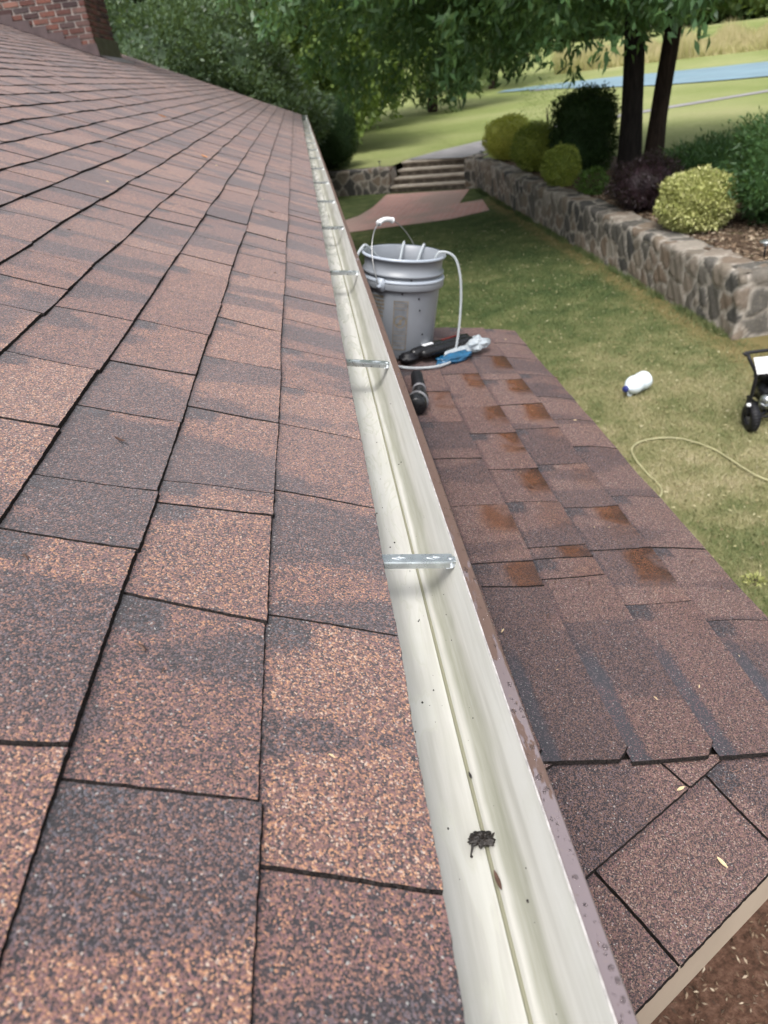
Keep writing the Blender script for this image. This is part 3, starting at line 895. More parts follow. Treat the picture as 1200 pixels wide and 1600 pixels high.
# ------------------------------------------------------------------ stone walls
def stone_wall(name, path, h, thick, seedv=1, res=.035, jit=.028, uoff=0.0):
    """path: list of 2D points, left side of travel direction is the retained side; face on the right"""
    r = np.random.default_rng(seedv)
    path = [np.array(p, float) for p in path]
    seg = [np.linalg.norm(path[i + 1] - path[i]) for i in range(len(path) - 1)]
    Ltot = sum(seg)
    prof = [(0.0, -.05), (0.0, 0.0), (.0, h)]            # (inset, z)
    H = h + .05
    Wt = H + thick
    us = np.arange(0, Ltot + res, res); us[-1] = Ltot
    # corners exactly
    cum = np.cumsum([0] + seg)
    for c in cum[1:-1]: us[np.argmin(abs(us - c))] = c
    vs1 = np.concatenate([np.linspace(0, H, int(H / res) + 1), H + np.linspace(0, thick, max(3, int(thick / res)))[1:], H + thick + np.linspace(0, H, 6)[1:]])
    UU, VV = np.meshgrid(us, vs1)
    # irregular stones: voronoi seeds on a jittered grid
    cell = .26
    gx = np.arange(-cell, Ltot + cell, cell); gy = np.arange(-cell, Wt + cell, cell * .8)
    sx, sy = np.meshgrid(gx, gy)
    sx = sx + r.uniform(-.45, .45, sx.shape) * cell; sy = sy + r.uniform(-.45, .45, sy.shape) * cell * .8
    sx, sy = sx.ravel(), sy.ravel()
    keep = r.random(len(sx)) > .34
    sx, sy = sx[keep], sy[keep]
    rc = r.random(len(sx)); rc2 = r.random(len(sx))
    F1 = np.full(UU.shape, 9.0); F2 = np.full(UU.shape, 9.0); I1 = np.zeros(UU.shape, int)
    wu = UU + .02 * np.sin(VV * 23 + UU * 5); wv = VV + .02 * np.sin(UU * 19 + VV * 7)
    for i in range(len(sx)):
        m_ = np.abs(us - sx[i]) < .9
        if not m_.any(): continue
        d = np.hypot(wu[:, m_] - sx[i], wv[:, m_] - sy[i])
        f1 = F1[:, m_]; f2 = F2[:, m_]; i1 = I1[:, m_]
        cl = d < f1
        f2 = np.where(cl, f1, np.minimum(f2, d)); i1 = np.where(cl, i, i1); f1 = np.where(cl, d, f1)
        F1[:, m_] = f1; F2[:, m_] = f2; I1[:, m_] = i1
    e = F2 - F1
    mort = np.clip((.045 - e) / .022, 0, 1)
    disp = (1 - mort) * (.005 + .021 * rc2[I1]) + .006 * np.sin(UU * 31 + VV * 17) * (1 - mort)
    # positions
    si = np.clip(np.searchsorted(cum, UU, side='right') - 1, 0, len(seg) - 1)
    P0 = np.array(path)[si]; P1 = np.array(path)[si + 1]
    sl = np.array(seg)[si]
    t = (UU - cum[si]) / sl
    base = P0 + (P1 - P0) * t[..., None]
    d = (P1 - P0) / sl[..., None]
    # blend normals at inner corners for offsetting
    nrm = np.stack([-d[..., 1], d[..., 0]], -1)         # left = retained side
    for ci, c in enumerate(cum[1:-1]):
        d1 = (path[ci + 1] - path[ci]) / seg[ci]; d2 = (path[ci + 2] - path[ci + 1]) / seg[ci + 1]
        n1 = np.array([-d1[1], d1[0]]); n2 = np.array([-d2[1], d2[0]])
        bis = (n1 + n2) / (1 + n1 @ n2)
        col_ = np.argmin(abs(us - c))
        nrm[:, col_] = bis
    inset = np.where(VV <= H, 0, np.where(VV <= H + thick, VV - H, thick))
    z = np.where(VV <= H, VV - .05, np.where(VV <= H + thick, h, h - (VV - H - thick)))
    face = (VV <= H + 1e-6); topm = (VV > H) & (VV <= H + thick)
    out = np.where(face, -disp, 0)
    # keep the arris irregular and rounded
    rnd_ = np.clip((VV - (H - .05)) / .05, 0, 1) * face
    out = out + rnd_ * .02
    dz = np.where(topm, disp, 0) + np.where(face, -rnd_ * .02 * 0, 0)
    xy = base + nrm * (inset + out)[..., None]
    # plumb wobble of the wall
    P = np.concatenate([xy, (z + dz + (.012 * np.sin(UU * .9) + .014 * np.sin(UU * 6.3 + 1) * np.sin(UU * 2.1)) * np.clip(z / h, 0, 1))[..., None]], -1)
    n, m2 = UU.shape
    idx = np.arange(n * m2).reshape(n, m2)
    q_ = np.stack([idx[:-1, :-1], idx[:-1, 1:], idx[1:, 1:], idx[1:, :-1]], -1).reshape(-1, 4)
    V_ = P.reshape(-1, 3)
    at = np.stack([rc[I1], mort, rc2[I1], np.ones_like(mort)], -1).reshape(-1, 4)
    o = np_mesh(name, V_, q_, M['stone'], None, None, True, {'stone': at})
    # end caps
    return o
wall1 = stone_wall('retaining_wall', [(4.56, 21.9), (4.56, 7.88), (14.0, 7.55)], .73, .40, 3)
tag(wall1, 'long field stone retaining wall with light mortar turning a corner beside the lawn', 'stone wall')
wl = S0 - SU * 9.0
e_ = S0 - SV * 0
wall2 = stone_wall('retaining_wall', [tuple(S0 + SV * .6), tuple(S0), tuple(wl)][::-1], .66, .34, 5)
tag(wall2, 'short low stone wall left of the steps, under the dark round shrub', 'stone wall')
# ensure the faces point the right way
pr = S0 + SU * 2.30
pil = stone_wall('retaining_wall', [tuple(pr + SV * 1.2), tuple(pr), tuple(pr + SU * .42)], .74, .34, 8)
tag(pil, 'stone pier between the right end of the steps and the long wall', 'stone wall')

# steps
steps = empty('stone_steps', (S0[0], S0[1], 0))
tag(steps, 'four wide stone steps rising from the brick landing between two stone walls', 'steps')
def slab_mat():
    m = NT('worn stone tread')
    n = m.noise(5, 5, .7)
    c = m.ramp(n, [(.3, (.30, .26, .21)), (.7, (.50, .44, .37))])
    return m.fin(c, .9, 0, m.bump(m.noise(30, 4, .7), .8, .02), .2)
def riser_mat():
    m = NT('dark rubble riser')
    n = m.vor(6); n2 = m.noise(9, 4, .7)
    c = m.ramp(m.math('MULTIPLY', n, n2), [(.05, (.26, .22, .18)), (.3, (.13, .11, .09))])
    return m.fin(c, .95, 0, m.bump(n2, 1, .04), .2)
M['tread'] = slab_mat(); M['riser'] = riser_mat()
Mst = Matrix((Vector((SU[0], SU[1], 0)), Vector((SV[0], SV[1], 0)), Vector((0, 0, 1)))).transposed()
for i in range(4):
    z1 = .175 * (i + 1); d0 = .34 * i
    c = S0 + SU * 1.15 + SV * (d0 + .035 + .6)
    b_ = MB(); b_.box(Vector((SU[0] * 1.15 + SV[0] * (d0 + .65), SU[1] * 1.15 + SV[1] * (d0 + .65), z1 - .055 - .06)), (2.27, 1.2, .12), Mst, 0, .01)
    b_.build('riser', M['riser'], steps)
    b_ = MB(); b_.box(Vector((SU[0] * 1.15 + SV[0] * (d0 + .21), SU[1] * 1.15 + SV[1] * (d0 + .21), z1 - .0275)), (2.29, .44, .055), Mst, 0, .014)
    b_.build('tread', M['tread'], steps)

# ------------------------------------------------------------------ foliage
def leaves(centres, dirs, L, W, droop=0.3, spread=.9, seedv=1, fold=.25):
    """rhombic, slightly folded leaves: arrays of centres, preferred directions -> verts, quads (2 per leaf)"""
    r = np.random.default_rng(seedv)
    n = len(centres)
    d = dirs + spread * r.standard_normal((n, 3)); d[:, 2] -= droop
    d /= np.linalg.norm(d, axis=1)[:, None] + 1e-9
    a = r.standard_normal((n, 3)); side = np.cross(d, a); side /= np.linalg.norm(side, axis=1)[:, None] + 1e-9
    nn = np.cross(side, d)
    Ls = (L * (.7 + .6 * r.random(n)))[:, None]; Ws = (W * (.7 + .6 * r.random(n)))[:, None]
    base = centres; mid = centres + d * Ls * .45
    tip = centres + d * Ls + nn * Ls * -.12
    l = mid + side * Ws / 2 + nn * Ws * fold; r_ = mid - side * Ws / 2 + nn * Ws * fold
    V_ = np.stack([base, l, tip, r_], 1).reshape(-1, 3)
    i0 = np.arange(n)[:, None] * 4
    return V_, i0 + np.array([[0, 1, 2, 3]])

def merge(parts):
    vs, qs, ms = [], [], []; o = 0
    for (v_, q_, mi) in parts:
        vs.append(v_); qs.append(q_ + o); ms.append(np.full(len(q_), mi)); o += len(v_)
    return np.concatenate(vs), np.concatenate(qs), np.concatenate(ms)

def blob_core(c, rad, k=.86, seedv=0, nu=28, nv=16, nz=.12):
    th, ph = np.meshgrid(np.linspace(0, 2 * math.pi, nu + 1), np.linspace(.02, math.pi - .02, nv + 1))
    w_ = 1 + nz * np.sin(th * 5 + seedv) * np.sin(ph * 4 + seedv * 2) + nz * .6 * np.sin(th * 9 + ph * 7)
    P = np.stack([c[0] + rad[0] * k * w_ * np.sin(ph) * np.cos(th), c[1] + rad[1] * k * w_ * np.sin(ph) * np.sin(th), c[2] + rad[2] * k * w_ * np.cos(ph)], -1)
    n, m_ = th.shape
    idx = np.arange(n * m_).reshape(n, m_)
    return P.reshape(-1, 3), np.stack([idx[:-1, :-1], idx[:-1, 1:], idx[1:, 1:], idx[1:, :-1]], -1).reshape(-1, 4)

def sphere_pts(n, r, p=1.0):
    d = r.standard_normal((n, 3)); d /= np.linalg.norm(d, axis=1)[:, None]
    return d

def shrub(name, loc, rad, n, L, W, mat, label, cat='shrub', seedv=1, rough=.08, lump=.1, square=2.0, group=None, stem_h=None, core=True, spiky=0, core_k=.80):
    """rad: half sizes; sits on loc"""
    r = np.random.default_rng(seedv)
    d = sphere_pts(n, r)
    if square != 2.0:
        pn = (np.abs(d) ** square).sum(1) ** (1 / square); d = d / pn[:, None]
    rr = 1 + rough * r.standard_normal(n) * .6 - np.abs(r.standard_normal(n)) * .10
    lm = 1 + lump * (np.sin(d[:, 0] * 5 + seedv) * np.sin(d[:, 1] * 6 + seedv * 2) + np.sin(d[:, 2] * 7 + d[:, 0] * 4))
    c = np.array([0, 0, rad[2]])
    P = c + d * (rr * lm)[:, None] * np.array(rad)
    P = P[P[:, 2] > .02]
    dn = d[: len(P)]
    dirs = (P - c) / np.array(rad) ** 1.0
    dirs /= np.linalg.norm(dirs, axis=1)[:, None] + 1e-9
    if spiky: dirs[:, 2] += spiky
    v_, q_ = leaves(P, dirs, L, W, .1, .7, seedv)
    root = empty(name, loc)
    parts = [(v_, q_, 0)]
    if core:
        cv, cq = blob_core(c, rad, core_k, seedv)
        if square != 2.0:
            dd = (cv - c) / np.array(rad); ln = np.linalg.norm(dd, axis=1)[:, None]
            pn = (np.abs(dd / ln) ** square).sum(1) ** (1 / square)
            cv = c + (cv - c) / pn[:, None]
        cv[:, 2] = np.maximum(cv[:, 2], .03)
        parts.append((cv, cq, 0))
    V_, Q_, MI_ = merge(parts)
    np_mesh('foliage', V_, Q_, mat, root, MI_)
    st = MB()
    rr_ = random.Random(seedv)
    for i in range(4):
        a = rr_.random() * 6.28; q2_ = .25 * rad[0]
        st.tube([(math.cos(a) * .03, math.sin(a) * .03, -.03), (math.cos(a) * q2_ * .5, math.sin(a) * q2_ * .5, rad[2] * .5), (math.cos(a) * q2_, math.sin(a) * q2_, rad[2])], [.018 + rad[0] * .02, .014 + rad[0] * .01, .008], 7)
    st.build('stem', M['bark2'], root)
    tag(root, label, cat, group)
    return root

G_ = lambda *c: list(c)
M['lf_holly'] = leaf_mat('holly leaf', G_((.030, .052, .028), (.058, .095, .048), (.095, .15, .072), (.17, .24, .10)), .22, .42, .5)
M['lf_dark'] = leaf_mat('dark clipped leaf', G_((.010, .026, .010), (.020, .045, .014), (.032, .065, .02)), .15, .6, .2)
M['lf_top'] = leaf_mat('globe yew leaf', G_((.11, .16, .03), (.23, .29, .05), (.42, .46, .09)), .12, .5)
M['lf_yel'] = leaf_mat('golden globe leaf', G_((.32, .36, .06), (.52, .55, .09), (.72, .71, .17)), .12, .5)
M['lf_gold'] = leaf_mat('golden euonymus leaf', G_((.24, .27, .08), (.44, .45, .16), (.66, .64, .32)), .25, .42, patch=.15)
M['lf_purple'] = leaf_mat('purple loropetalum leaf', G_((.014, .006, .010), (.026, .012, .019), (.045, .022, .029)), .15, .5)
M['lf_conif'] = leaf_mat('conifer green', G_((.025, .065, .025), (.050, .110, .035), (.085, .17, .055)), .25, .5)
M['lf_oak'] = leaf_mat('long narrow leaf', G_((.044, .100, .046), (.082, .170, .072), (.125, .245, .095), (.185, .32, .11)), .38, .38, .5, pscale=.35)
M['lf_light'] = leaf_mat('light green leaf', G_((.10, .16, .045), (.19, .27, .075), (.32, .42, .13)), .45, .5, pscale=.3)
M['lf_wood'] = leaf_mat('woodland leaf', G_((.045, .085, .035), (.10, .155, .055), (.20, .26, .09)), .3, .6, pscale=.12)
M['lf_small'] = leaf_mat('small bright leaf', G_((.05, .10, .02), (.10, .19, .04)), .35, .5)
BZ = .70
def bz(x, y): return float(tz(x, y))
# planting bed along the wall
shrub('globe_shrub', (5.32, 21.2, bz(5.4, 21.3)), (.64, .64, .52), 9000, .05, .022, M['lf_yel'], 'yellow green clipped globe shrub nearest the steps', seedv=2, rough=.07, lump=.04, group='clipped globe shrubs along the stone wall')
shrub('globe_shrub', (5.22, 18.3, BZ), (.54, .54, .50), 8000, .05, .022, M['lf_top'], 'second clipped globe shrub from the steps, darker below its yellow green top', seedv=3, rough=.07, lump=.04, group='clipped globe shrubs along the stone wall')
shrub('globe_shrub', (4.99, 15.7, BZ), (.37, .37, .37), 7000, .045, .02, M['lf_top'], 'smallest clipped globe shrub, dull olive, in front of the tall dark bush', seedv=4, rough=.07, lump=.04, group='clipped globe shrubs along the stone wall')
shrub('upright_shrub', (6.0, 17.3, BZ), (.62, .60, .78), 11000, .06, .028, M['lf_dark'], 'tall dark boxy evergreen bush left of the twin tree trunks', seedv=5, rough=.07, lump=.05, square=4.0)
shrub('purple_shrub', (5.25, 12.2, BZ), (.52, .52, .40), 9000, .04, .018, M['lf_purple'], 'dark purple leaved low shrub between the trunks and the golden bush', seedv=6, rough=.12, lump=.09)
shrub('golden_shrub', (5.20, 10.40, BZ), (.455, .455, .375), 15000, .042, .024, M['lf_gold'], 'rounded golden variegated bush on the mulch above the stone wall', seedv=7, rough=.07, lump=.05, square=2.6)
shrub('low_plant', (5.12, 14.2, BZ), (.25, .25, .22), 900, .06, .03, M['lf_small'], 'small bright green plant by the wall left of the purple shrub', 'plant', seedv=8, rough=.2, core=False)
shrub('conifer_shrub', (6.75, 12.9, BZ), (.80, .75, .40), 9000, .10, .020, M['lf_conif'], 'spreading blue green conifer behind the golden bush', seedv=9, rough=.25, lump=.12, spiky=.5)
shrub('conifer_shrub', (6.35, 10.1, BZ), (.78, .78, .70), 16000, .075, .020, M['lf_conif'], 'dense feathery green conifer at the right edge, beside the golden bush', seedv=10, rough=.18, lump=.12, spiky=.2)
shrub('round_shrub', (.72, 24.7, bz(.6, 24.7)), (.86, .86, 1.0), 16000, .045, .022, M['lf_dark'], 'dark egg shaped clipped shrub behind the low wall at the end of the gutter', seedv=12, rough=.05, lump=.03, core_k=.86, square=2.7)
shrub('flowering_shrub', (7.3, 24.2, bz(7.3, 24.2)), (.8, .8, .9), 2500, .05, .014, M['lf_light'], 'thin twiggy shrub behind the globe shrubs', seedv=13, rough=.3, core=False)

shrub('weed', (2.46, 3.62, 0), (.06, .05, .02), 140, .035, .010, M['lf_gold'], 'pale small weed in the lawn beside the edge of the lower roof', 'plant', seedv=14, rough=.3, core=False)
# ---- trees
def branch_tree(name, loc, trunk_pts, radii, crown, clumps, per, L, W, mat, bark, label, seedv, clump_r=.6, droop=.5, keep=None, group=None, cat='tree', shell=.55):
    """crown: (centre, radii); leaf clumps hang on twigs of their own, main limbs reach from the trunk"""
    r = np.random.default_rng(seedv)
    root = empty(name, loc)
    cc, cr = np.array(crown[0]), np.array(crown[1])
    d = sphere_pts(clumps * 3, r)
    rr = shell + (1 - shell) * r.random(len(d)) ** .6
    lm = 1 + .16 * np.sin(d[:, 0] * 6 + seedv) * np.sin(d[:, 1] * 5 + 2) + .1 * np.sin(d[:, 2] * 9 + d[:, 1] * 5)
    C = cc + d * (rr * lm)[:, None] * cr
    if keep is not None: C = C[keep(C)]
    C = C[:clumps]
    tw = MB()
    tops = [Vector(p) for p in trunk_pts]
    # limbs
    rr2 = random.Random(seedv)
    nl = min(26, len(C))
    lim = C[r.choice(len(C), nl, replace=False)]
    for p in lim:
        a = tops[-1 - rr2.randrange(2)] if len(tops) > 2 else tops[-1]
        p = Vector(p)
        m1 = a.lerp(p, .4) + Vector((0, 0, .12 * (p - a).length)); 
        tw.tube(catmull([a, m1, a.lerp(p, .75) + Vector((0, 0, .08 * (p - a).length)), p], 3), [radii[-1] * .55 * (1 - .85 * i / 9) for i in range(10)], 6)
    # leaves
    n = len(C) * per
    dirs0 = r.standard_normal((len(C), 3)) * .4 + (C - cc) / np.linalg.norm(C - cc, axis=1)[:, None] * .6
    dirs0[:, 2] -= droop
    dirs0 /= np.linalg.norm(dirs0, axis=1)[:, None]
    t = r.random((len(C), per)) 
    P = C[:, None] + dirs0[:, None] * (t[..., None] * clump_r * 1.5) + r.standard_normal((len(C), per, 3)) * clump_r * .33 * (1.1 - .6 * t[..., None])
    D = np.repeat(dirs0[:, None], per, 1)
    v_, q_ = leaves(P.reshape(-1, 3), D.reshape(-1, 3), L, W, droop * .5, .75, seedv)
    np_mesh('crown', v_, q_, mat, root)
    tk = MB()
    pts = catmull(trunk_pts, 6)
    tk.tube(pts, [float(x) for x in np.interp(np.linspace(0, 1, len(pts)), np.linspace(0, 1, len(radii)), radii)], 14)
    tk.build('trunk', bark, root)
    tw.build('branches', bark, root)
    tag(root, label, cat, group)
    return root

# twin trunk shade tree over the bed.  lower edge of the crown is uneven
def lower_edge(P):
    x, y, z = P[:, 0] + 6.7, P[:, 1] + 15.9, P[:, 2] + BZ
    # hanging skirts: lower to the left, lifted over the trunks and to the right
    e = np.interp(x, [-1, .6, 1.3, 2.1, 2.9, 3.6, 4.6, 5.6, 6.6, 8, 12], [3.1, 2.65, 2.35, 2.55, 2.85, 2.95, 3.2, 3.55, 4.0, 4.1, 4.1])
    e = e + .18 * np.sin(x * 5.1) * np.sin(y * 2.3) + np.clip(y - 13.5, 0, 6) * .10
    return (z > e) & (y > 8.6)
def skirts(P): return lower_edge(P)
tree1 = branch_tree('shade_tree', (6.55, 16.1, BZ), [(0, 0, -.1), (.0, 0, 1.2), (-.03, 0, 2.6), (-.1, .1, 4.2), (-.2, .2, 6.2)], [.26, .205, .19, .175, .11],
    ((-.7, -1.0, 5.6), (7.0, 6.6, 4.2)), 2900, 50, .17, .062, M['lf_oak'], M['bark'], 'dark straight trunk of the shade tree whose long leaved branches hang over the lawn', 41, .42, .38, keep=skirts, shell=.35)
def lower_edge2(P):
    x, y, z = P[:, 0] + 7.15, P[:, 1] + 15.8, P[:, 2] + BZ
    return (z > 3.95 + .2 * np.sin(x * 3) + np.clip(y - 15, 0, 6) * .1) & (y > 9.5)
branch_tree('shade_tree', (6.98, 15.95, BZ), [(0, 0, -.1), (.06, 0, 1.0), (.22, 0, 2.4), (.45, .1, 4.0), (.8, .2, 6.2)], [.22, .165, .155, .14, .09],
    ((2.6, .3, 5.6), (4.6, 5.2, 3.2)), 900, 50, .17, .062, M['lf_oak'], M['bark2'], 'browner leaning trunk just right of the dark straight one', 42, .42, .38, keep=lower_edge2, shell=.4)

# large evergreen mass beyond the far end of the roof
def big_shrub(name, loc, rad, n_cl, per, L, W, mat, label, seedv, clump=.4, cat='shrub'):
    r = np.random.default_rng(seedv)
    root = empty(name, loc)
    d = sphere_pts(n_cl, r)
    lm = 1 + .13 * np.sin(d[:, 0] * 7 + seedv) * np.sin(d[:, 1] * 6) + .08 * np.sin(d[:, 2] * 11 + d[:, 0] * 8)
    c = np.array([0, 0, rad[2] * .55])
    C = c + d * (lm * (.9 + .1 * r.random(n_cl)))[:, None] * np.array(rad) * np.array([1, 1, 1])
    C = C[C[:, 2] > .1]
    nn = (C - c) / np.array(rad); nn /= np.linalg.norm(nn, axis=1)[:, None]
    off = r.standard_normal((len(C), per, 3)); off /= np.linalg.norm(off, axis=2)[..., None]
    P = C[:, None] + off * clump * np.array([1, 1, .75]) * (.75 + .25 * r.random((len(C), per, 1)))
    D = off * .7 + nn[:, None] * .5
    v_, q_ = leaves(P.reshape(-1, 3), D.reshape(-1, 3), L, W, 0, .4, seedv)
    cv, cq = blob_core(c, rad, .84, seedv, nz=.06)
    cv[:, 2] = np.maximum(cv[:, 2], 0)
    V_, Q_, MI_ = merge([(v_, q_, 0), (cv, cq, 0)])
    np_mesh('foliage', V_, Q_, mat, root, MI_)
    tk = MB(); tk.tube([(0, 0, -.1), (0, 0, rad[2] * .5)], [.15, .1], 8); tk.build('stem', M['bark2'], root)
    tag(root, label, cat)
    return root
big_shrub('evergreen_shrub', (-3.3, 22.4, .7), (3.55, 2.6, 2.9), 1500, 75, .11, .05, M['lf_holly'], 'huge rounded evergreen bush rising behind the far end of the roof', 51, .30)
big_shrub('evergreen_shrub', (-8.6, 24.0, .7), (3.6, 3.0, 3.6), 1300, 60, .12, .055, M['lf_holly'], 'evergreen bush behind the brick chimney', 52, .34)

# background trees
bt = [(-1.2, 33, 8.5, 3.0, 'lf_light', 'bright leafy tree rising between the huge evergreen bush and the shade tree'),
      (2.6, 38, 9.5, 3.2, 'lf_light', 'pale green tree seen behind the hanging branches of the shade tree'),
      (-6.0, 33, 10, 3.6, 'lf_wood', 'tall tree above the huge rounded evergreen bush'),
      (-12, 32, 10, 4.0, 'lf_wood', 'tall tree behind the brick chimney'),
      (.8, 29.5, 8.0, 2.6, 'lf_light', 'light leafy tree just behind the dark egg shaped shrub'),
      (-4.5, 29.5, 9.5, 3.3, 'lf_wood', 'leafy tree close behind the middle of the huge evergreen bush'),
      (-9.5, 29, 9.5, 3.6, 'lf_wood', 'leafy tree between the chimney and the huge evergreen bush'),
      (7.0, 44, 11, 4.2, 'lf_wood', 'dark woodland tree behind the left half of the shade tree'),
      (13.5, 58, 12, 4.6, 'lf_wood', 'woodland tree beyond the left end of the blue strip')]
for i, (x, y, h, rad, mt, lb) in enumerate(bt):
    z0 = bz(x, y)
    branch_tree('background_tree', (x, y, z0), [(0, 0, -.1), (.1, 0, h * .25), (-.1, .1, h * .5), (0, 0, h * .75)], [.28, .22, .16, .08],
        ((0, 0, h * .52), (rad, rad, h * .46)), 420, 55, .24, .12, M[mt], M['bark2'], lb, 60 + i, .62, .2, None, 'trees beyond the lawn', shell=.5)

# far wood: one mass
def far_wood():
    r = np.random.default_rng(91)
    parts = []
    n = 150
    for i in range(n):
        az = -1.35 + 2.9 * i / n + r.uniform(-.01, .01)
        rd = 112 + r.uniform(-8, 14)
        x, y = math.sin(az) * rd, math.cos(az) * rd
        z0 = bz(x, y)
        rad = r.uniform(4, 6.5); h = r.uniform(9, 15)
        d = sphere_pts(900, r)
        P = np.array([x, y, z0 + h * .5]) + d * np.array([rad, rad, h * .55]) * (.8 + .25 * r.random((900, 1)))
        P = P[P[:, 2] > z0]
        v_, q_ = leaves(P, (P - np.array([x, y, z0 + h * .5])) / 10, .85, .55, 0, .8, 900 + i)
        cv, cq = blob_core((x, y, z0 + h * .5), (rad, rad, h * .55), .85, i, 14, 8)
        parts += [(v_, q_, 0), (cv, cq, 0)]
    V_, Q_, MI_ = merge(parts)
    o = np_mesh('distant_wood', V_, Q_, M['lf_wood'], None, MI_)
    tag(o, 'dark line of woodland beyond the field', 'wood', kind='stuff')
far_wood()

# ---- grasses
def blades(P, h, w, lean, seedv, tz_off=0):
    r = np.random.default_rng(seedv)
    n = len(P)
    a = r.random(n) * 6.28
    sd_ = np.stack([np.cos(a), np.sin(a), np.zeros(n)], 1)
    hh = h * (.5 + r.random(n))
    tip = P + np.stack([lean * r.standard_normal(n) * hh, lean * r.standard_normal(n) * hh, hh], 1)
    ww = (w * (.6 + .8 * r.random(n)))[:, None]
    V_ = np.stack([P - sd_ * ww / 2, P + sd_ * ww / 2, tip], 1).reshape(-1, 3)
    return V_, np.arange(n * 3).reshape(-1, 3)
def grass_mat(name, cols, ps=.8):
    return leaf_mat(name, cols, .35, .6, .2, .6, ps)
M['gb_gold'] = grass_mat('tall golden grass', G_((.30, .30, .10), (.46, .42, .20), (.60, .50, .32)), .05)
r = np.random.default_rng(5)
n = 90000
az = r.uniform(.30, .95, n); rd = r.uniform(64, 76, n)
X_ = np.sin(az) * rd; Y_ = np.cos(az) * rd
tall = .62 + .35 * np.sin(az * 61) * np.sin(rd * .9) + .25 * np.sin(az * 143 + 2)
v_, q_ = blades(np.stack([X_, Y_, tz(X_, Y_)], 1), .8, .07, .22, 6)
zb = np.repeat(tz(X_, Y_), 3); tl = np.repeat(np.clip(tall, .3, 1.3), 3)
v_[:, 2] = zb + (v_[:, 2] - zb) * tl * 1.3
tag(np_mesh('tall_grass', v_, q_, M['gb_gold']), 'band of tall golden grass across the far field', 'grass', kind='stuff')

# short turf blades on the near lawn
def lawn_blade_mat():
    m = NT('turf blade')
    gi = m.n('ShaderNodeNewGeometry')
    P = m.tc.outputs['Object']
    k = m.math('ADD', m.math('MULTIPLY', m.noise(.45, 4, .6, P), .5), m.math('MULTIPLY', m.noise(2.6, 4, .65, P), .5))
    k = m.math('ADD', k, m.map(m.sep(P)[1], 5.0, 11.0, .09, -.13, True))  # same painted sun and tree shade as in the turf below
    k = m.math('ADD', k, m.math('MULTIPLY', m.math('SUBTRACT', gi.outputs['Random Per Island'], .5), .22))
    c = m.ramp(k, [(.26, (.048, .076, .026)), (.40, (.088, .118, .044)), (.52, (.155, .168, .072)), (.64, (.27, .25, .13)), (.8, (.42, .37, .24))])
    return m.fin(c, .6, 0, None, .2)
M['turf'] = lawn_blade_mat()
n = 330000
X_ = r.uniform(.6, 4.7, n); Y_ = 2.0 + 21.0 * r.random(n) ** 1.7
ok = ~((Y_ > 17.6) & (Y_ < 23) & (X_ > .2) & (X_ < 4.45) & (X_ - 0 < 9))
# leave the brick landing and the bare soil by the house clear
inpath = (Y_ > 17.75)
soil = (Y_ + .25 * X_ < 2.65 + .35 * np.sin(X_ * 7))
ok = ~inpath & ~(soil & (r.random(n) < .93))
ok &= ~((X_ > 4.2) & (r.random(n) < .6))
X_, Y_ = X_[ok], Y_[ok]
v_, q_ = blades(np.stack([X_, Y_, np.zeros(len(X_))], 1), .030, .006, .7, 8)
# longer ragged grass where the mower does not reach, against the wall and round the landing
nr_ = 16000
yy_ = r.uniform(7.6, 21.5, nr_); xx_ = 4.56 - np.abs(r.standard_normal(nr_)) * .06
keep_ = np.sin(yy_ * 3.1) + np.sin(yy_ * 7.7 + 1) + .8 * r.standard_normal(nr_) > -.2
v2_, q2_ = blades(np.stack([xx_[keep_], yy_[keep_], np.zeros(keep_.sum())], 1), .075, .008, .45, 9)
q_ = np.concatenate([q_, q2_ + len(v_)]); v_ = np.concatenate([v_, v2_])
tag(np_mesh('grass', v_, q_, M['turf']), 'short patchy lawn grass between the house and the stone wall', 'grass', kind='stuff')
nl = 2600
X_ = r.uniform(.9, 4.5, nl); Y_ = 2.6 + 14 * r.random(nl) ** 1.5
v_, q_ = leaves(np.stack([X_, Y_, .022 + .012 * r.random(nl)], 1), np.stack([r.standard_normal(nl), r.standard_normal(nl), np.zeros(nl)], 1), .032, .013, 0, .3, 27)
M['lawn_bits'] = leaf_mat('dry lawn bits', G_((.14, .10, .05), (.34, .30, .15), (.50, .46, .30))  , .0, .8, patch=0)
tag(np_mesh('lawn_litter', v_, q_, M['lawn_bits']), 'dry bits and fallen leaves scattered through the lawn', 'litter', kind='stuff')
# litter on the bare soil by the house: pale wood chips and husks
n = 5000
X_ = r.uniform(.5, 2.6, n); Y_ = r.uniform(.7, 2.9, n)
c0 = np.stack([X_, Y_, .012 + .01 * r.random(n)], 1)
v_, q_ = leaves(c0, np.stack([r.standard_normal(n), r.standard_normal(n), np.zeros(n)], 1), .024, .008, 0, .25, 17)
M['chips'] = leaf_mat('soil litter', G_((.05, .03, .02), (.12, .075, .045), (.24, .17, .11), (.46, .38, .28)), .0, .8, patch=0)
tag(np_mesh('wood_chips', v_, q_, M['chips']), 'pale chips and husks scattered over the red soil by the house', 'litter', kind='stuff')
n = 9000
X_ = r.uniform(4.95, 8.0, n); Y_ = r.uniform(8.3, 14, n)
c0 = np.stack([X_, Y_, tz(X_, Y_) + .02 + .015 * r.random(n)], 1)
v_, q_ = leaves(c0, np.stack([r.standard_normal(n), r.standard_normal(n), np.zeros(n)], 1), .07, .018, 0, .2, 18)
tag(np_mesh('mulch_chips', v_, q_, M['chips']), 'brown mulch chips around the bushes above the wall', 'mulch', kind='stuff')

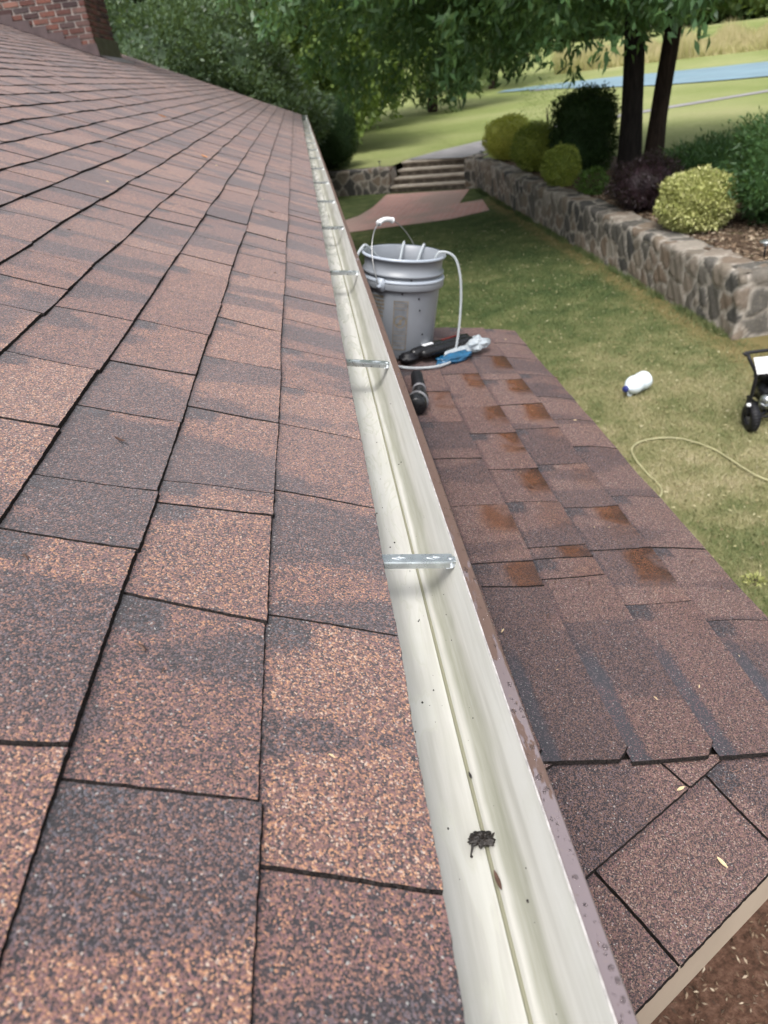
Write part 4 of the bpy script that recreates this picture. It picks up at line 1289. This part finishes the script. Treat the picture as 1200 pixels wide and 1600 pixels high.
# ------------------------------------------------------------------ bucket and its things
def onA(x, y, h=0.0):
    s_ = (EX - x) / math.cos(BETA)
    p = PA(y, s_, 0); return Vector((p.x, p.y, p.z)) + N_A * (h + .008)
ax = N_A
bk = empty('bucket', (.242, 2.76, onA(.242, 2.76).z - .001))
bk.rotation_euler = (0, BETA, R(0))
tag(bk, 'grey plastic pail with wire handle standing on the lower shingle roof', 'bucket')
HB = .368
b_ = MB()
prof = [(.0, .004), (.118, .004), (.122, .0), (.129, .012), (.134, .15), (.1385, .252), (.1385, .258), (.150, .258), (.152, .262), (.152, .288), (.148, .292), (.1405, .292), (.1405, .302), (.149, .304), (.150, .308), (.149, .312), (.1415, .314), (.143, .355), (.149, .357), (.152, .361), (.151, .366), (.146, .368), (.1405, .364), (.1385, .30), (.134, .15), (.126, .014), (.0, .012)]
b_.lathe(prof, 72)
b_.build('pail', M['grey_pail'], bk, True)
b_ = MB()
b_.lathe([(.1485, .3695), (.1525, .3665), (.1535, .362), (.151, .3585), (.1495, .3600)], 72)
b_.lathe([(.1395, .2945), (.1520, .2925), (.1535, .287), (.1535, .284), (.1525, .2835)], 72)
b_.build('rim', M['pail_light'], bk, True)
# view direction helper: angle on pail facing the camera
def cyl(a, z, rr_): return Vector((rr_ * math.cos(a), rr_ * math.sin(a), z))
FA = math.atan2(-2.76, -.242)     # towards the camera
def wallr(z): return .1292 + (.1385 - .129) * min(1, z / .25) + .0006
LA = FA - R(33)
for a in (LA, LA + math.pi):
    b_ = MB()
    dn = Vector((math.cos(a), math.sin(a), 0)); tt = Vector((-math.sin(a), math.cos(a), 0))
    M3 = Matrix((dn, tt, Vector((0, 0, 1)))).transposed()
    b_.box(dn * .153 + Vector((0, 0, .277)), (.014, .034, .046), M3, 0, .004)
    b_.lathe([(.0, .012), (.006, .011), (.007, .0)], 14, Matrix.Translation(dn * .158 + Vector((0, 0, .272))) @ Matrix.Rotation(a, 4, 'Z') @ Matrix.Rotation(R(90), 4, 'Y'))
    b_.build('handle_lug', M['pail_light'], bk, True)
# wire bail swung up and to the left
p1 = cyl(LA, .272, .164); p2 = cyl(LA + math.pi, .272, .164)
axis = (p1 - p2).normalized(); cen = (p1 + p2) / 2
side = Vector((axis.y, -axis.x, 0)).normalized()
if side.x > 0: side = -side
lean = R(24)
upd = (Vector((0, 0, 1)) * math.cos(lean) + side * math.sin(lean)).normalized()
pts = []
for i in range(33):
    t = math.pi * i / 32
    rr_ = 1.0
    pts.append(cen + axis * .164 * math.cos(t) + upd * .215 * math.sin(t) ** .9)
b_ = MB(); b_.tube(pts, .0018, 8)
bail = b_.build('bail', M['wire'], bk, True)
b_ = MB(); b_.tube(pts[13:20], .0085, 12); b_.tube([pts[13] - axis * 0, pts[13].lerp(pts[14], .3)], .0105, 12); b_.tube([pts[19].lerp(pts[18], .3), pts[19]], .0105, 12)
b_.build('grip', M['white_pl'], bail, True)
# faded prints on the side
def curved_strip(mb_, a0, a1, z0, z1, n=8, mi=0, lift=.0008):
    vs, fs = [], []
    for i in range(n + 1):
        a = a0 + (a1 - a0) * i / n
        vs += [cyl(a, z0, wallr(z0) + lift), cyl(a, z1, wallr(z1) + lift)]
    for i in range(n): fs.append((2 * i, 2 * i + 2, 2 * i + 3, 2 * i + 1))
    mb_.add(vs, fs, mi)
b_ = MB()
a0, a1, z0, z1 = FA - R(14), FA + R(8), .045, .225
curved_strip(b_, a0, a1, z0, z1, 8, 1, .0004)
t_ = .003 / .135
for (u0, u1, w0, w1) in ((a0, a0 + t_, z0, z1), (a1 - t_, a1, z0, z1), (a0 + t_, a1 - t_, z0, z0 + .003), (a0 + t_, a1 - t_, z1 - .003, z1)):
    curved_strip(b_, u0, u1, w0, w1, 6, 0, .0010)
ca, cz, cr_ = (a0 + a1) / 2, .150, .023
for i in range(28):
    t0, t1 = 2 * math.pi * i / 28, 2 * math.pi * (i + 1) / 28
    vs = []
    for (tt_, rr_) in ((t0, cr_), (t1, cr_), (t1, cr_ - .0048), (t0, cr_ - .0048)):
        z_ = cz + rr_ * math.sin(tt_); vs.append(cyl(ca + rr_ * math.cos(tt_) / .135, z_, wallr(z_) + .0011))
    b_.add(vs, [(0, 1, 2, 3)], 0)
vs = []
for (dx_, dz_) in ((-.018, .016), (-.014, .019), (.018, -.016), (.014, -.019)):
    vs.append(cyl(ca - dx_ / .135, cz + dz_, wallr(cz + dz_) + .0015))
b_.add(vs, [(0, 1, 2, 3)], 0)
rr_ = random.Random(3)
# pictogram: small figure in the ring
b_.add([cyl(ca + dx_ / .135, cz + dz_, wallr(cz + dz_) + .0009) for dx_, dz_ in ((-.005, -.012), (.006, -.012), (.004, .008), (-.003, .009))], [(0, 1, 2, 3)], 0)
for i, z_ in enumerate((.212, .204, .192, .112, .104, .092, .084, .070, .060)):
    x0 = a0 + t_ * 1.6
    while x0 < a1 - t_ * 2:
        w_ = R(.8 + rr_.random() * 2.2)
        curved_strip(b_, x0, min(x0 + w_, a1 - t_ * 1.6), z_, z_ + .0028, 2, 0, .0010)
        x0 += w_ + R(.45)
b_.build('warning_print', [M['brown_print'], M['faint_print']], bk)
b_ = MB()
for i in range(9):
    z_ = .235 - i * .0135
    x0 = FA - R(52)
    while x0 < FA - R(30) - R(i * .8):
        w_ = R(1.5 + rr_.random() * 5)
        curved_strip(b_, x0, min(x0 + w_, FA - R(29)), z_ - .006, z_ + .003 * rr_.random(), 3, 0, .0010)
        x0 += w_ + R(.7)
b_.build('brand_print', M['brown_print'], bk)
for (da, z_) in ((-2, .250), (24, .232), (27, .190), (36, .10), (-30, .02), (10, .298)):
    b_ = MB()
    a = FA + R(da)
    dn = Vector((math.cos(a), math.sin(a), 0))
    rr0 = wallr(z_) if z_ < .29 else .142
    b_.lathe([(.0005, .0022), (.0028, .0015), (.0036, 0)], 10, Matrix.Translation(cyl(a, z_, rr0)) @ Matrix.Rotation(a, 4, 'Z') @ Matrix.Rotation(R(90), 4, 'Y'))
    b_.build('tar_spot', M['black_pl'], bk)

# clear vinyl tube draped through the bucket
MBK = Matrix.Translation(bk.location) @ Matrix.Rotation(BETA, 4, 'Y')
def bkp(a_deg, rr_, z): return MBK @ cyl(FA + R(a_deg), z, rr_)
right_pts = [bkp(100, .06, .05), bkp(75, .09, .25), bkp(62, .125, .365), bkp(66, .150, .385), bkp(72, .19, .365), bkp(75, .215, .29), bkp(76, .225, .18), bkp(75, .225, .08),
             bkp(70, .222, .018), bkp(52, .235, .010), bkp(30, .235, .009), bkp(8, .225, .009), bkp(-14, .200, .010), bkp(-40, .185, .008)]
b_ = MB(); b_.tube(catmull(right_pts, 8), .0048, 10)
left_pts = [bkp(150, .08, .06), bkp(-160, .10, .25), bkp(-100, .128, .372), bkp(-88, .154, .376), bkp(-84, .175, .33), bkp(-86, .185, .24), bkp(-90, .19, .12), bkp(-95, .19, .02)]
tb = b_.build('clear_tube', M['vinyl'], None, True)
tag(tb, 'clear vinyl tube looping over the right side of the grey pail and round its foot', 'tube')
b_ = MB(); b_.tube(catmull(left_pts, 8), .0052, 10)
tag(b_.build('clear_tube', M['vinyl'], None, True), 'short clear tube bent over the left rim of the grey pail next to the gutter', 'tube')
b_ = MB()
for (pA, pB) in (((bkp(178, .137, .366)), bkp(-120, .06, .12)), ((bkp(145, .137, .366)), bkp(-160, .06, .12))):
    b_.tube(catmull([pA + Vector((0, .02, -.02)), pA + Vector((0, 0, .008)), pA.lerp(pB, .4), pB], 6), .0048, 10)
tag(b_.build('white_strap', M['vinyl'], None, True), 'pair of pale tubes leaning inside the mouth of the grey pail', 'tube')

# black cases and blue wrapped bundle in front of the pail
def long_case(name, p0, p1, w_, h_, mats, label, cat, lift=0.0):
    root = empty(name, p0)
    d = (p1 - p0); L_ = d.length; d.normalize()
    up_ = (N_A - d * N_A.dot(d)).normalized(); sd_ = d.cross(up_)
    M3 = Matrix((d, -sd_, up_)).transposed()
    return root, d, sd_, up_, M3, L_
pA_ = onA(.262, 2.612, .024); pB_ = onA(.515, 2.79, .038)
root, d, sd_, up_, M3, L_ = long_case('tool_case', pA_, pB_, 0, 0, None, '', '')
b_ = MB()
for (o2, h2, r_, l0, l1) in ((0, .006, .023, .02, 1.0), (.030, .010, .018, .10, .97), (-.026, .0, .018, .05, .85)):
    st, en = d * L_ * l0 + sd_ * o2 + up_ * h2, d * L_ * l1 + sd_ * o2 + up_ * h2
    ps = [st.lerp(en, t) for t in (0, .04, .12, .5, .9, .97, 1)]
    b_.tube(ps, [r_ * .5, r_ * .85, r_, r_ * 1.05, r_, r_ * .85, r_ * .5], 14)
b_.build('body', M['black_sh'], root, True)
b_ = MB(); b_.box(d * L_ * .28 + up_ * .030 + sd_ * .004, (.050, .016, .004), M3, 0, .0015)
b_.build('silver_patch', M['white_pl'], root)
b_ = MB(); b_.box(d * L_ * .66 + up_ * .0295, (.09, .012, .003), M3, 0, .001)
b_.build('red_marking', M['red_print'], root)
b_ = MB(); b_.box(d * L_ * -.01 - up_ * .003, (.075, .055, .036), M3, 0, .012)
b_.build('end_block', M['black_pl'], root, True)
tag(root, 'glossy black tool with a silver patch lying against the foot of the grey pail', 'tool')

def crumple(name, c, rads, M3, mat, seedv, amp=.25):
    bm = bmesh.new(); bmesh.ops.create_icosphere(bm, subdivisions=4, radius=1)
    for v_ in bm.verts:
        p = v_.co.copy()
        k = 1 + amp * (noise.noise(p * 2.1 + Vector((seedv, 0, 0))) + .5 * abs(noise.noise(p * 5 + Vector((0, seedv, 0)))))
        v_.co = Vector((p.x * rads[0], p.y * rads[1], p.z * rads[2])) * k
    b2 = MB(); b2.addbm(bm, Matrix.Translation(c) @ M3.to_4x4())
    return b2
root2 = empty('plastic_bundle', onA(.455, 2.66, .012))
b2 = crumple('x', Vector((-.02, -.02, .004)), (.085, .028, .018), M3, None, 3, .35); b2.build('blue_film', M['blue_pl'], root2, True)
b2 = crumple('x', Vector((.085, .085, .010)), (.06, .034, .026), M3, None, 8, .4); b2.build('clear_film', M['film'], root2, True)
b2 = crumple('x', Vector((.02, .035, .010)), (.09, .016, .014), M3, None, 5, .4); b2.build('clear_film', M['film'], root2, True)
tag(root2, 'crumpled blue and clear plastic package poking out beside the black tool at the pail', 'plastic package')

# black hand tool nearer the camera
pt = empty('torch', onA(.262, 2.43, .022))
d2 = (onA(.238, 2.12, .022) - onA(.262, 2.43, .022)); L2 = d2.length; dd = d2.normalized()
def along(t, h=0, s_=0): return dd * (L2 * t) + N_A * h + dd.cross(N_A) * s_
b_ = MB(); b_.tube([along(0), along(.015), along(.05), along(.40), along(.46)], [.008, .017, .021, .021, .018], 20); b_.build('grip', M['black_pl'], pt, True)
b_ = MB(); b_.tube([along(.46), along(.475), along(.49)], [.0225, .0235, .0225], 20); b_.build('collar', M['dark_print'], pt, True)
b_ = MB(); b_.tube([along(.49), along(.60), along(.66), along(.72, .002, .005)], [.019, .018, .020, .024], 20)
b_.tube([along(.70, .002, -.012), along(.74, .004, .0), along(.86, .004, .014), along(.98, .002, .018), along(1.0, .002, .018)], [.017, .024, .030, .031, .027], 20)
b_.build('head', M['black_sh'], pt, True)
b_ = MB(); b_.tube([along(.835, .004, .010), along(.85, .004, .012)], [.0345, .0345], 20); b_.build('band', M['dark_print'], pt, True)
tag(pt, 'black hand tool with a wider angled head on the lower roof below the gutter', 'tool')

# ------------------------------------------------------------------ things on the lawn
jg = empty('jug', (3.0, 6.82, .105)); 
jd = Vector((.42, .26, 0)).normalized()
jg.scale = (.88, .88, .88)
jg.rotation_euler = (0, R(90), math.atan2(jd.y, jd.x))
b_ = MB()
jp = [(.0, -.13), (.085, -.13), (.102, -.118), (.105, -.10), (.104, -.03), (.094, .0), (.094, .02), (.104, .05), (.104, .10), (.096, .13), (.070, .17), (.040, .20), (.030, .215), (.030, .23), (.0, .23)]
# axis +z points along +x of the thing; cap must lie to the left, so flip
b_.lathe([(a, -z) for a, z in jp], 36)
hp = [(.06, 0, -.195), (.098, 0, -.18), (.112, 0, -.14), (.104, 0, -.10)]
b_.tube(catmull(hp, 5), .012, 10)
b_.build('jug_body', M['jug'], jg, True)
b_ = MB(); b_.lathe([(.0, -.262), (.032, -.262), (.036, -.256), (.036, -.225), (.030, -.222)], 24); b_.build('cap', M['blue_cap'], jg, True)
tag(jg, 'white plastic jug with a navy cap lying on its side on the lawn', 'jug')

b_ = MB()
hl = [(1.95, 4.35), (2.20, 4.62), (2.31, 4.74), (2.38, 4.84), (2.41, 4.96), (2.40, 5.16), (2.40, 5.38), (2.43, 5.57), (2.52, 5.68), (2.66, 5.73), (2.83, 5.72), (2.96, 5.63), (3.07, 5.42), (3.11, 5.17), (3.13, 4.98), (3.2, 4.77), (3.45, 4.5), (3.9, 4.4), (4.2, 4.9), (4.12, 5.5), (4.0, 5.75)]
b_.tube(catmull([(x, y, .022 + .008 * math.sin(i)) for i, (x, y) in enumerate(hl)], 8), .0072, 8)
ho = b_.build('garden_hose', M['hose_y'], None, True)
tag(ho, 'thin pale yellow hose curving over the lawn towards the washer', 'hose')

# pressure washer at the right edge
pw = empty('pressure_washer', (3.85, 5.62, 0), (0, 0, R(-6)))
tag(pw, 'black wheeled pressure washer with a white instruction panel at the right edge of the lawn', 'pressure washer')
W2 = .36
b_ = MB()
fr = [(-W2, -.02, .30), (-W2, -.05, .46), (-W2 + .0, -.05, .56), (-W2 - .045, -.03, .66), (-W2 - .06, .0, .71), (-W2 - .03, .01, .735), (W2 + .03, .01, .735), (W2 + .06, .0, .71), (W2 + .045, -.03, .66), (W2, -.05, .56), (W2, -.05, .46), (W2, -.02, .30)]
b_.tube(catmull(fr, 5), .015, 10)
b_.tube(catmull([(-W2, -.02, .30), (-W2, .0, .17), (-W2 + .08, .05, .13), (-W2 + .20, .10, .13), (-W2 + .20, .45, .13)], 5), .014, 10)
b_.tube(catmull([(W2, -.02, .30), (W2, .0, .17), (W2 - .08, .05, .13), (W2 - .20, .10, .13), (W2 - .20, .45, .13)], 5), .014, 10)
for yy in (.10, .30, .45): b_.tube([(-W2 + .20, yy, .13), (W2 - .20, yy, .13)], .013, 8)
b_.tube([(-W2 + .02, .03, .115), (W2 - .02, .03, .115)], .010, 8)
for sx in (-1, 1): b_.tube([(sx * (W2 - .20), .43, .13), (sx * (W2 - .20), .45, .0)], .014, 8)
b_.build('frame', M['black_pl'], pw, True)
b_ = MB()
b_.add([(-W2 - .035, -.045, .700), (W2 + .035, -.045, .700), (W2 - .0, -.075, .565), (-W2 + .0, -.075, .565), (-W2 - .035, -.037, .702), (W2 + .035, -.037, .702), (W2, -.067, .567), (-W2, -.067, .567)], [(0, 3, 2, 1), (4, 5, 6, 7), (0, 1, 5, 4), (1, 2, 6, 5), (2, 3, 7, 6), (3, 0, 4, 7)])
pnl = b_.build('panel', M['white_pl'], pw)
b_ = MB()
def pn(x, t, w_, h_):   # t: 0 top .. 1 bottom of the panel
    a = Vector((x, -.0465 - .030 * t, .700 - .135 * t)); d_ = Vector((0, -.030, -.135)) * (h_ / .138)
    b_.add([a, a + Vector((w_, 0, 0)), a + Vector((w_, 0, 0)) + d_, a + d_], [(0, 3, 2, 1)])
rr_ = random.Random(9)
for i in range(9):
    x = -.20
    while x < .16:
        w_ = .01 + rr_.random() * .03; pn(x, .16 + i * .055, w_, .004); x += w_ + .008
pn(-.22, .74, .40, .004)
b_.build('small_print', M['dark_print'], pnl)
for sx in (-1, 1):
    wh = empty('wheel', (sx * (W2 - .05), .02, .125), (0, R(90), 0), pw)
    b_ = MB(); b_.lathe([(.062, -.035), (.095, -.040), (.115, -.036), (.125, -.022), (.1265, 0), (.125, .022), (.115, .036), (.095, .040), (.062, .035), (.058, 0), (.062, -.035)], 36)
    for i in range(30):
        a = 2 * math.pi * i / 30
        b_.box(Vector((.1255 * math.cos(a), .1255 * math.sin(a), 0)), (.006, .014, .05), Matrix.Rotation(a, 3, 'Z'), 0, .001)
    b_.build('tyre', M['black_pl'], wh, True)
    b_ = MB(); b_.lathe([(.0, -.030), (.018, -.032), (.022, -.015), (.050, -.008), (.066, -.026), (.066, .026), (.050, .008), (.022, .015), (.018, .032), (.0, .030)], 24)
    b_.build('rim', M['dark_print'], wh, True)
b_ = MB()
b_.box(Vector((.0, .28, .235)), (.30, .30, .17), None, 0, .02)
b_.box(Vector((.03, .30, .40)), (.36, .28, .15), None, 0, .035)
b_.lathe([(.0, .05), (.085, .05), (.10, .035), (.10, 0), (.0, 0)], 28, Matrix.Translation((-.02, .14, .36)) @ Matrix.Rotation(R(90), 4, 'X'))
b_.box(Vector((-.17, .22, .44)), (.12, .13, .12), None, 0, .025)
b_.build('engine', M['black_sh'], pw, True)
b_ = MB()
b_.lathe([(.0, 0), (.04, 0), (.042, .03), (.03, .09), (.0, .09)], 20, Matrix.Translation((-.20, .06, .27)) @ Matrix.Rotation(R(75), 4, 'X'))
b_.box(Vector((-.16, .10, .20)), (.10, .07, .07), None, 0, .01)
b_.tube([(-.24, .03, .24), (-.20, .02, .22), (-.13, .03, .23)], .010, 8)
b_.build('pump', M['galv'], pw, True)
b_ = MB(); b_.lathe([(.0, .024), (.016, .020), (.022, 0), (.0, -.004)], 16, Matrix.Translation((-W2 - .01, -.03, .262)))
b_.build('knob', M['white_pl'], pw, True)

# path lights
def lamp(loc, label, s_=1.0):
    root = empty('path_light', loc)
    b2 = MB(); b2.tube([(0, 0, -.05), (0, 0, .16 * s_)], .009 * s_, 8); b2.build('post', M['black_pl'], root, True)
    b2 = MB(); b2.lathe([(.0, .20), (.04, .197), (.072, .182), (.075, .176), (.05, .172), (.0, .172)], 24, Matrix.Scale(s_, 4)); b2.build('cap', M['galv'] if s_ == 1.0 else M['black_pl'], root, True)
    b2 = MB(); b2.lathe([(.028, .172), (.030, .14), (.018, .13), (0, .13)], 16, Matrix.Scale(s_, 4)); b2.build('lens', M['film'], root, True)
    tag(root, label, 'garden light', 'small garden lights')
lamp((5.16, 8.50, .72), 'small mushroom shaped path light at the corner of the stone wall')
lamp((4.85, 22.35, .72), 'small path light at the top right of the stone steps', .8)
lamp((2.10, 23.75, .68), 'small path light at the top left of the stone steps', .8)

# ------------------------------------------------------------------ debris
def flat_leaf(name, P, dirv, nrm, L_, W_, mat, label, cat, curl=.2):
    d = (dirv - nrm * dirv.dot(nrm)).normalized(); s_ = d.cross(nrm)
    b2 = MB()
    n = 8; top = []; bot = []
    vs = []
    for i in range(n + 1):
        t = i / n; w_ = W_ * math.sin(math.pi * min(1, t * .94 + .03)) ** .8 / 2
        c = d * (L_ * (t - .5)) + nrm * (.0012 + curl * L_ * (t - .5) ** 2)
        vs += [c - s_ * w_ + nrm * w_ * .35, c, c + s_ * w_ + nrm * w_ * .35]
    fs = []
    for i in range(n):
        for k in range(2): fs.append((i * 3 + k, i * 3 + k + 1, i * 3 + k + 4, i * 3 + k + 3))
    nv = len(vs)
    vs2 = [v_ - nrm * .0005 for v_ in vs]
    b2.add(vs + vs2, fs + [tuple(nv + i for i in f_[::-1]) for f_ in fs])
    o = b2.build(name, mat, None, True); o.location = P
    return tag(o, label, cat)
flat_leaf('seed_husk', PB(.381, .047, .006), Vector((.35, -.6, 0)), N_B, .018, .0055, M['straw'], 'straw coloured husk near the edge of the small lower roof facet', 'seed husk')
flat_leaf('seed_husk', PB(.343, .150, .006), Vector((.9, .3, 0)), N_B, .015, .0045, M['straw'], 'pale husk at the top of the lower roof facet just below the dark overhanging edge', 'seed husk')
flat_leaf('dead_leaf', PM(4.35, .60, .008), Vector((.5, -.5, .1)), N_MAIN, .06, .02, M['orange_leaf'], 'orange dead leaf lying on the shingles at the left, nearer of two', 'leaf')
flat_leaf('dead_leaf', PM(5.9, 1.05, .008), Vector((.6, -.3, .1)), N_MAIN, .075, .025, M['orange_leaf'], 'orange dead leaf lying on the shingles at the left edge, farther of two', 'leaf')
flat_leaf('dead_leaf', PM(.93, .352, .007), Vector((-.8, .3, .2)), N_MAIN, .016, .006, M['brown_leaf'], 'tiny curled dark leaf on the rust shingles left of the nearest strap', 'leaf', .6)
flat_leaf('dead_leaf', PM(3.2, .21, .007), Vector((-.8, .3, .2)), N_MAIN, .03, .012, M['brown_leaf'], 'small dark leaf on the shingles halfway up the roof', 'leaf', .6)
flat_leaf('dead_leaf', PM(.30, .215, .007), Vector((-.8, .25, .2)), N_MAIN, .013, .002, M['brown_leaf'], 'thin dark curl of leaf on the nearest shingles at the bottom left', 'leaf', .5)
# wet clump in the gutter
bm = bmesh.new(); bmesh.ops.create_icosphere(bm, subdivisions=4, radius=1)
for v_ in bm.verts:
    p = v_.co.copy()
    k = .72 + .75 * noise.noise(p * 1.9 + Vector((4, 1, 2))) + .45 * noise.noise(p * 4.7) + .2 * noise.noise(p * 11)
    v_.co = Vector((p.x * .0115, p.y * .0085, p.z * .0065)) * max(.25, k) * 1.02
b_ = MB(); b_.addbm(bm)
for (a, l_) in ((0.2, .016), (2.9, .013), (3.6, .020), (-.6, .012), (1.3, .010)):
    b_.tube([(0, 0, 0), (math.cos(a) * l_ * .6, math.sin(a) * l_ * .6, .001), (math.cos(a + .3) * l_, math.sin(a + .3) * l_, -.003)], [.0022, .0014, .0005], 6)
dc = b_.build('debris_clump', M['dirt'], None, True); dc.location = (.068, .425, GZ - .089)
tag(dc, 'wet black clump of leaf debris sitting in the gutter near the camera', 'debris')
flat_leaf('dead_leaf', Vector((.0725, .385, GZ - .0925)), Vector((.12, -1, 0)), Vector((0, 0, 1)), .019, .004, M['brown_leaf'], 'narrow brown leaf lying in the gutter groove just below the debris clump', 'leaf')
flat_leaf('dead_leaf', Vector((.0715, .500, GZ - .0925)), Vector((.12, -1, 0)), Vector((0, 0, 1)), .009, .0025, M['dirt'], 'tiny black leaf scrap in the gutter groove above the debris clump', 'leaf')
# grit in the gutter: uncountable specks
b_ = MB(); r5 = random.Random(12)
for i in range(120):
    y = .2 + r5.random() ** 1.3 * 2.6
    t = r5.random()
    if t < .6: x = -.0 + r5.random() * .062; z = GZ - .0866
    else:
        x = .076 + r5.random() * .02; z = GZ + float(np.interp(x, [p[0] for p in prof_in[11:]], [p[1] for p in prof_in[11:]]))
    a = .0004 + r5.random() ** 3 * .0011
    b_.lathe([(.0001, .8), (.7, .5), (1, 0)], 6, Matrix.Translation((x, y, z)) @ Matrix.Diagonal((a, a * 1.4, a, 1)))
b_.v = [(q_[0] * 1.03, q_[1], q_[2] - .107 * (q_[0] + .018)) for q_ in b_.v]
tag(b_.build('grit', M['dirt']), 'dark specks of grit scattered along the gutter floor', 'grit', kind='stuff')
# scattered bits on the two shingle surfaces
b_ = MB()
for i in range(110):
    k = r5.random()
    if k < .55: P_ = PM(.2 + r5.random() ** 1.4 * 5, r5.random() * 1.3, .0075); nn_ = N_MAIN
    else: P_ = PA(.85 + r5.random() * 2.1, r5.random() * .6, .009); nn_ = N_A
    a = .0012 + r5.random() ** 2 * .003
    d_ = Vector((r5.random() - .5, r5.random() - .5, 0)); d_ = (d_ - nn_ * d_.dot(nn_)).normalized()
    b_.tube([P_ - d_ * a * 1.6, P_ + nn_ * .0008, P_ + d_ * a * 1.6], [a * .3, a * .5, a * .2], 5, 0 if r5.random() < .7 else 1)
tag(b_.build('roof_litter', [M['brown_leaf'], M['straw']]), 'tiny bits of leaf litter scattered over the shingles', 'litter', kind='stuff')
